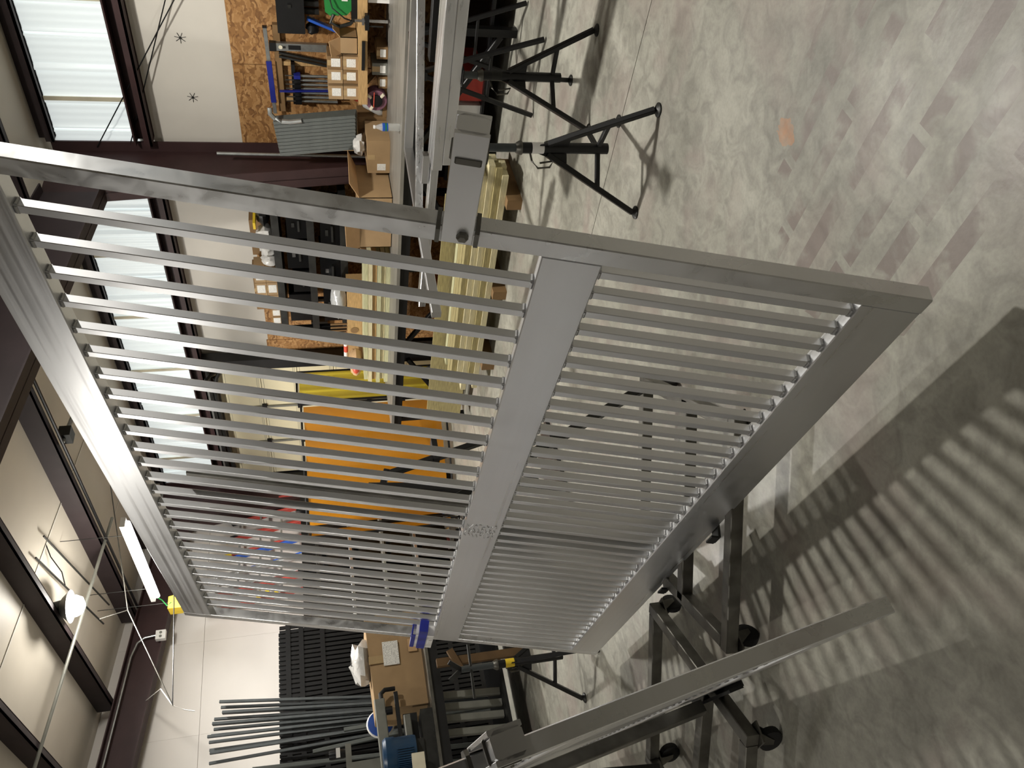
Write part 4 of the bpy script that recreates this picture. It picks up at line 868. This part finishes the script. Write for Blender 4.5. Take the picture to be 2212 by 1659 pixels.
# left work table with the big carton
lt = thing('steel_table', 'dark steel table carrying the big cardboard box near the end wall', 'table', (2.3, 7.2, 0))
bx('table_top', 'steel', lt, (.6, 6.75, .845), (3.5, 7.7, .87)); bx('apron', 'black', lt, (.62, 6.78, .76), (3.46, 6.81, .845))
for x in (.7, 3.40):
    for y in (6.82, 7.6): bx('leg', 'black', lt, (x, y, 0), (x + .06, y + .06, .845))
bx('lower_shelf', 'black', lt, (.7, 6.85, .2), (3.44, 7.64, .23))
t = thing('cardboard_box', 'big sagging cardboard box with shipping label on the steel table', 'box', (3.05, 7.3, .871))
m = MB(); prof = [(2.52, 7.02), (3.40, 7.04), (3.43, 7.55), (2.55, 7.53)]
vs = []
for z, k in ((.871, 1.0), (1.0, 1.012), (1.15, 1.018), (1.30, 1.0), (1.36, .985)):
    for i, (x, y) in enumerate(prof):
        cx, cy = 2.97, 7.29; vs.append((cx + (x - cx) * k + (.012 if i == 0 else 0) * (z - .87) * 3, cy + (y - cy) * k, z - (.035 if (i in (0, 3) and z > 1.2) else 0)))
fs = [(0, 3, 2, 1), (16, 17, 18, 19)]
for j in range(4):
    for i in range(4): fs.append((j * 4 + i, j * 4 + (i + 1) % 4, (j + 1) * 4 + (i + 1) % 4, (j + 1) * 4 + i))
m.add(vs, fs).build('carton_body', 'card', t, smooth=False)
bx('shipping_label', 'label', t, (2.90, 7.005, 1.08), (3.12, 7.014, 1.22)); bx('small_label', 'card_in', t, (3.0, 7.008, .91), (3.12, 7.016, .99)); bx('packing_tape', 'tape', t, (2.93, 7.008, 1.22), (3.0, 7.018, 1.35))
tag(MB().blob((3.02, 7.22, 1.41), .22, .17, .09, 71, 11, 7, .32).build('plastic_bag', 'bag', loc=(3.08, 7.22, 1.36)), 'white plastic bag bulging from the top of the big cardboard box', 'plastic bag')
bd = thing('blue_lid', 'round blue lid with white rim tucked behind the big cardboard box', 'lid', (2.66, 7.30, .871)); MB().lathe((2.60, 7.58, 1.27), [(.12, 0), (.13, .012), (.12, .02)], 24, (0, 1, 0)).build('lid_rim', 'white', bd); MB().lathe((2.60, 7.57, 1.27), [(.115, 0), (.115, .01)], 24, (0, 1, 0)).build('lid_face', 'blue', bd)
# things under and beside the table
for i, (x, z1) in enumerate(((2.52, .74), (2.42, .74), (2.32, .74), (2.20, .74))):
    tag(MB().bar((x, 7.0, .235), (x + .03, 7.0, z1), .06, .05, Y, .1).build('steel_tube', 'machine', loc=(x, 7.0, .23)), 'grey tube offcut standing under the steel table, %s from the right' % ORD[i], 'tube', 'tube offcuts under the steel table')
M['old_wood'] = plain('old_timber', (92, 70, 44), .8, 0., .2, 8)
wb = thing('wooden_brace', 'pale timber cross nailed together in front of the steel table', 'timber', (2.8, 6.6, 0)); bx('timber', 'old_wood', wb, (2.66, 6.60, .0), (2.73, 6.64, .80)); MB().bar((2.58, 6.58, .60), (2.78, 6.58, .68), .03, .06, Z).build('timber', 'old_wood', wb)
tag(MB().box((3.0, 6.45, 0), (3.08, 6.52, .2)).build('timber_block', 'card_dark', loc=(3.04, 6.48, 0), smooth=False), 'short dark timber block standing on the floor by the table', 'block')
# band saw at the picture edge
bs = thing('band_saw', 'grey metal band saw with a blue motor on the steel table edge', 'band saw', (2.0, 6.95, .871))
bx('saw_bed', 'dark_steel', bs, (1.45, 6.80, .871), (2.40, 7.12, .97))
MB().bar((2.57, 6.92, 1.294), (1.44, 6.92, 1.264), .06, .09).build('saw_arm', 'machine', bs); MB().bar((2.42, 6.96, 1.072), (1.44, 6.96, 1.048), .06, .06).build('saw_arm', 'machine', bs)
bx('arm_hinge', 'machine', bs, (1.44, 6.88, .97), (1.56, 7.0, 1.30))
MB().path([(2.54, 6.92, 1.276), (2.62, 6.92, 1.276), (2.65, 6.92, 1.24), (2.65, 6.92, 1.15)], .02, 8).build('handle', 'black', bs); MB().tube((2.47, 6.92, 1.25), (2.47, 6.92, 1.19), .035, 12).build('knob', 'black', bs); MB().bar((2.62, 6.92, 1.15), (2.0, 6.92, 1.14), .02, .035).build('saw_guide', 'black', bs)
MB().lathe((2.08, 6.82, 1.06), [(.12, -.02), (.126, 0), (.126, .144), (.134, .156), (.134, .222), (.114, .246), (.036, .25)], 28).build('motor', 'motor', bs)
for i in range(14):
    a = math.pi * .95 + i * .13; c_, s_ = math.cos(a), math.sin(a); MB().obox((2.08 + .129 * c_, 6.82 + .129 * s_, 1.13), V((c_, s_, 0)), V((-s_, c_, 0)), Z, .014, .007, .13).build('cooling_fin', 'motor', bs, smooth=False)
bx('motor_mount', 'dark_steel', bs, (1.98, 6.78, .97), (2.16, 6.92, 1.04)); bx('terminal_box', 'cream', bs, (1.88, 6.67, .99), (2.02, 6.73, 1.09)); bx('blade_guard', 'black', bs, (1.56, 7.03, .98), (2.46, 7.07, 1.10))
gm = thing('grey_gauge_box', 'grey machine box with black dial behind the band saw', 'machine', (2.0, 7.45, .871))
bx('machine_body', 'machine', gm, (1.55, 7.3, .871), (2.22, 7.6, 1.60)); MB().lathe((2.32, 7.36, 1.60), [(.035, 0), (.04, .02), (.04, .12), (.035, .14)], 16).build('dial', 'black', gm); bx('dial_band', 'white', gm, (2.28, 7.312, 1.645), (2.36, 7.318, 1.68)); bx('dial_arm', 'machine', gm, (2.2, 7.31, 1.55), (2.38, 7.42, 1.60)); bx('name_plate', 'dark_steel', gm, (1.65, 7.296, 1.48), (1.85, 7.30, 1.56))
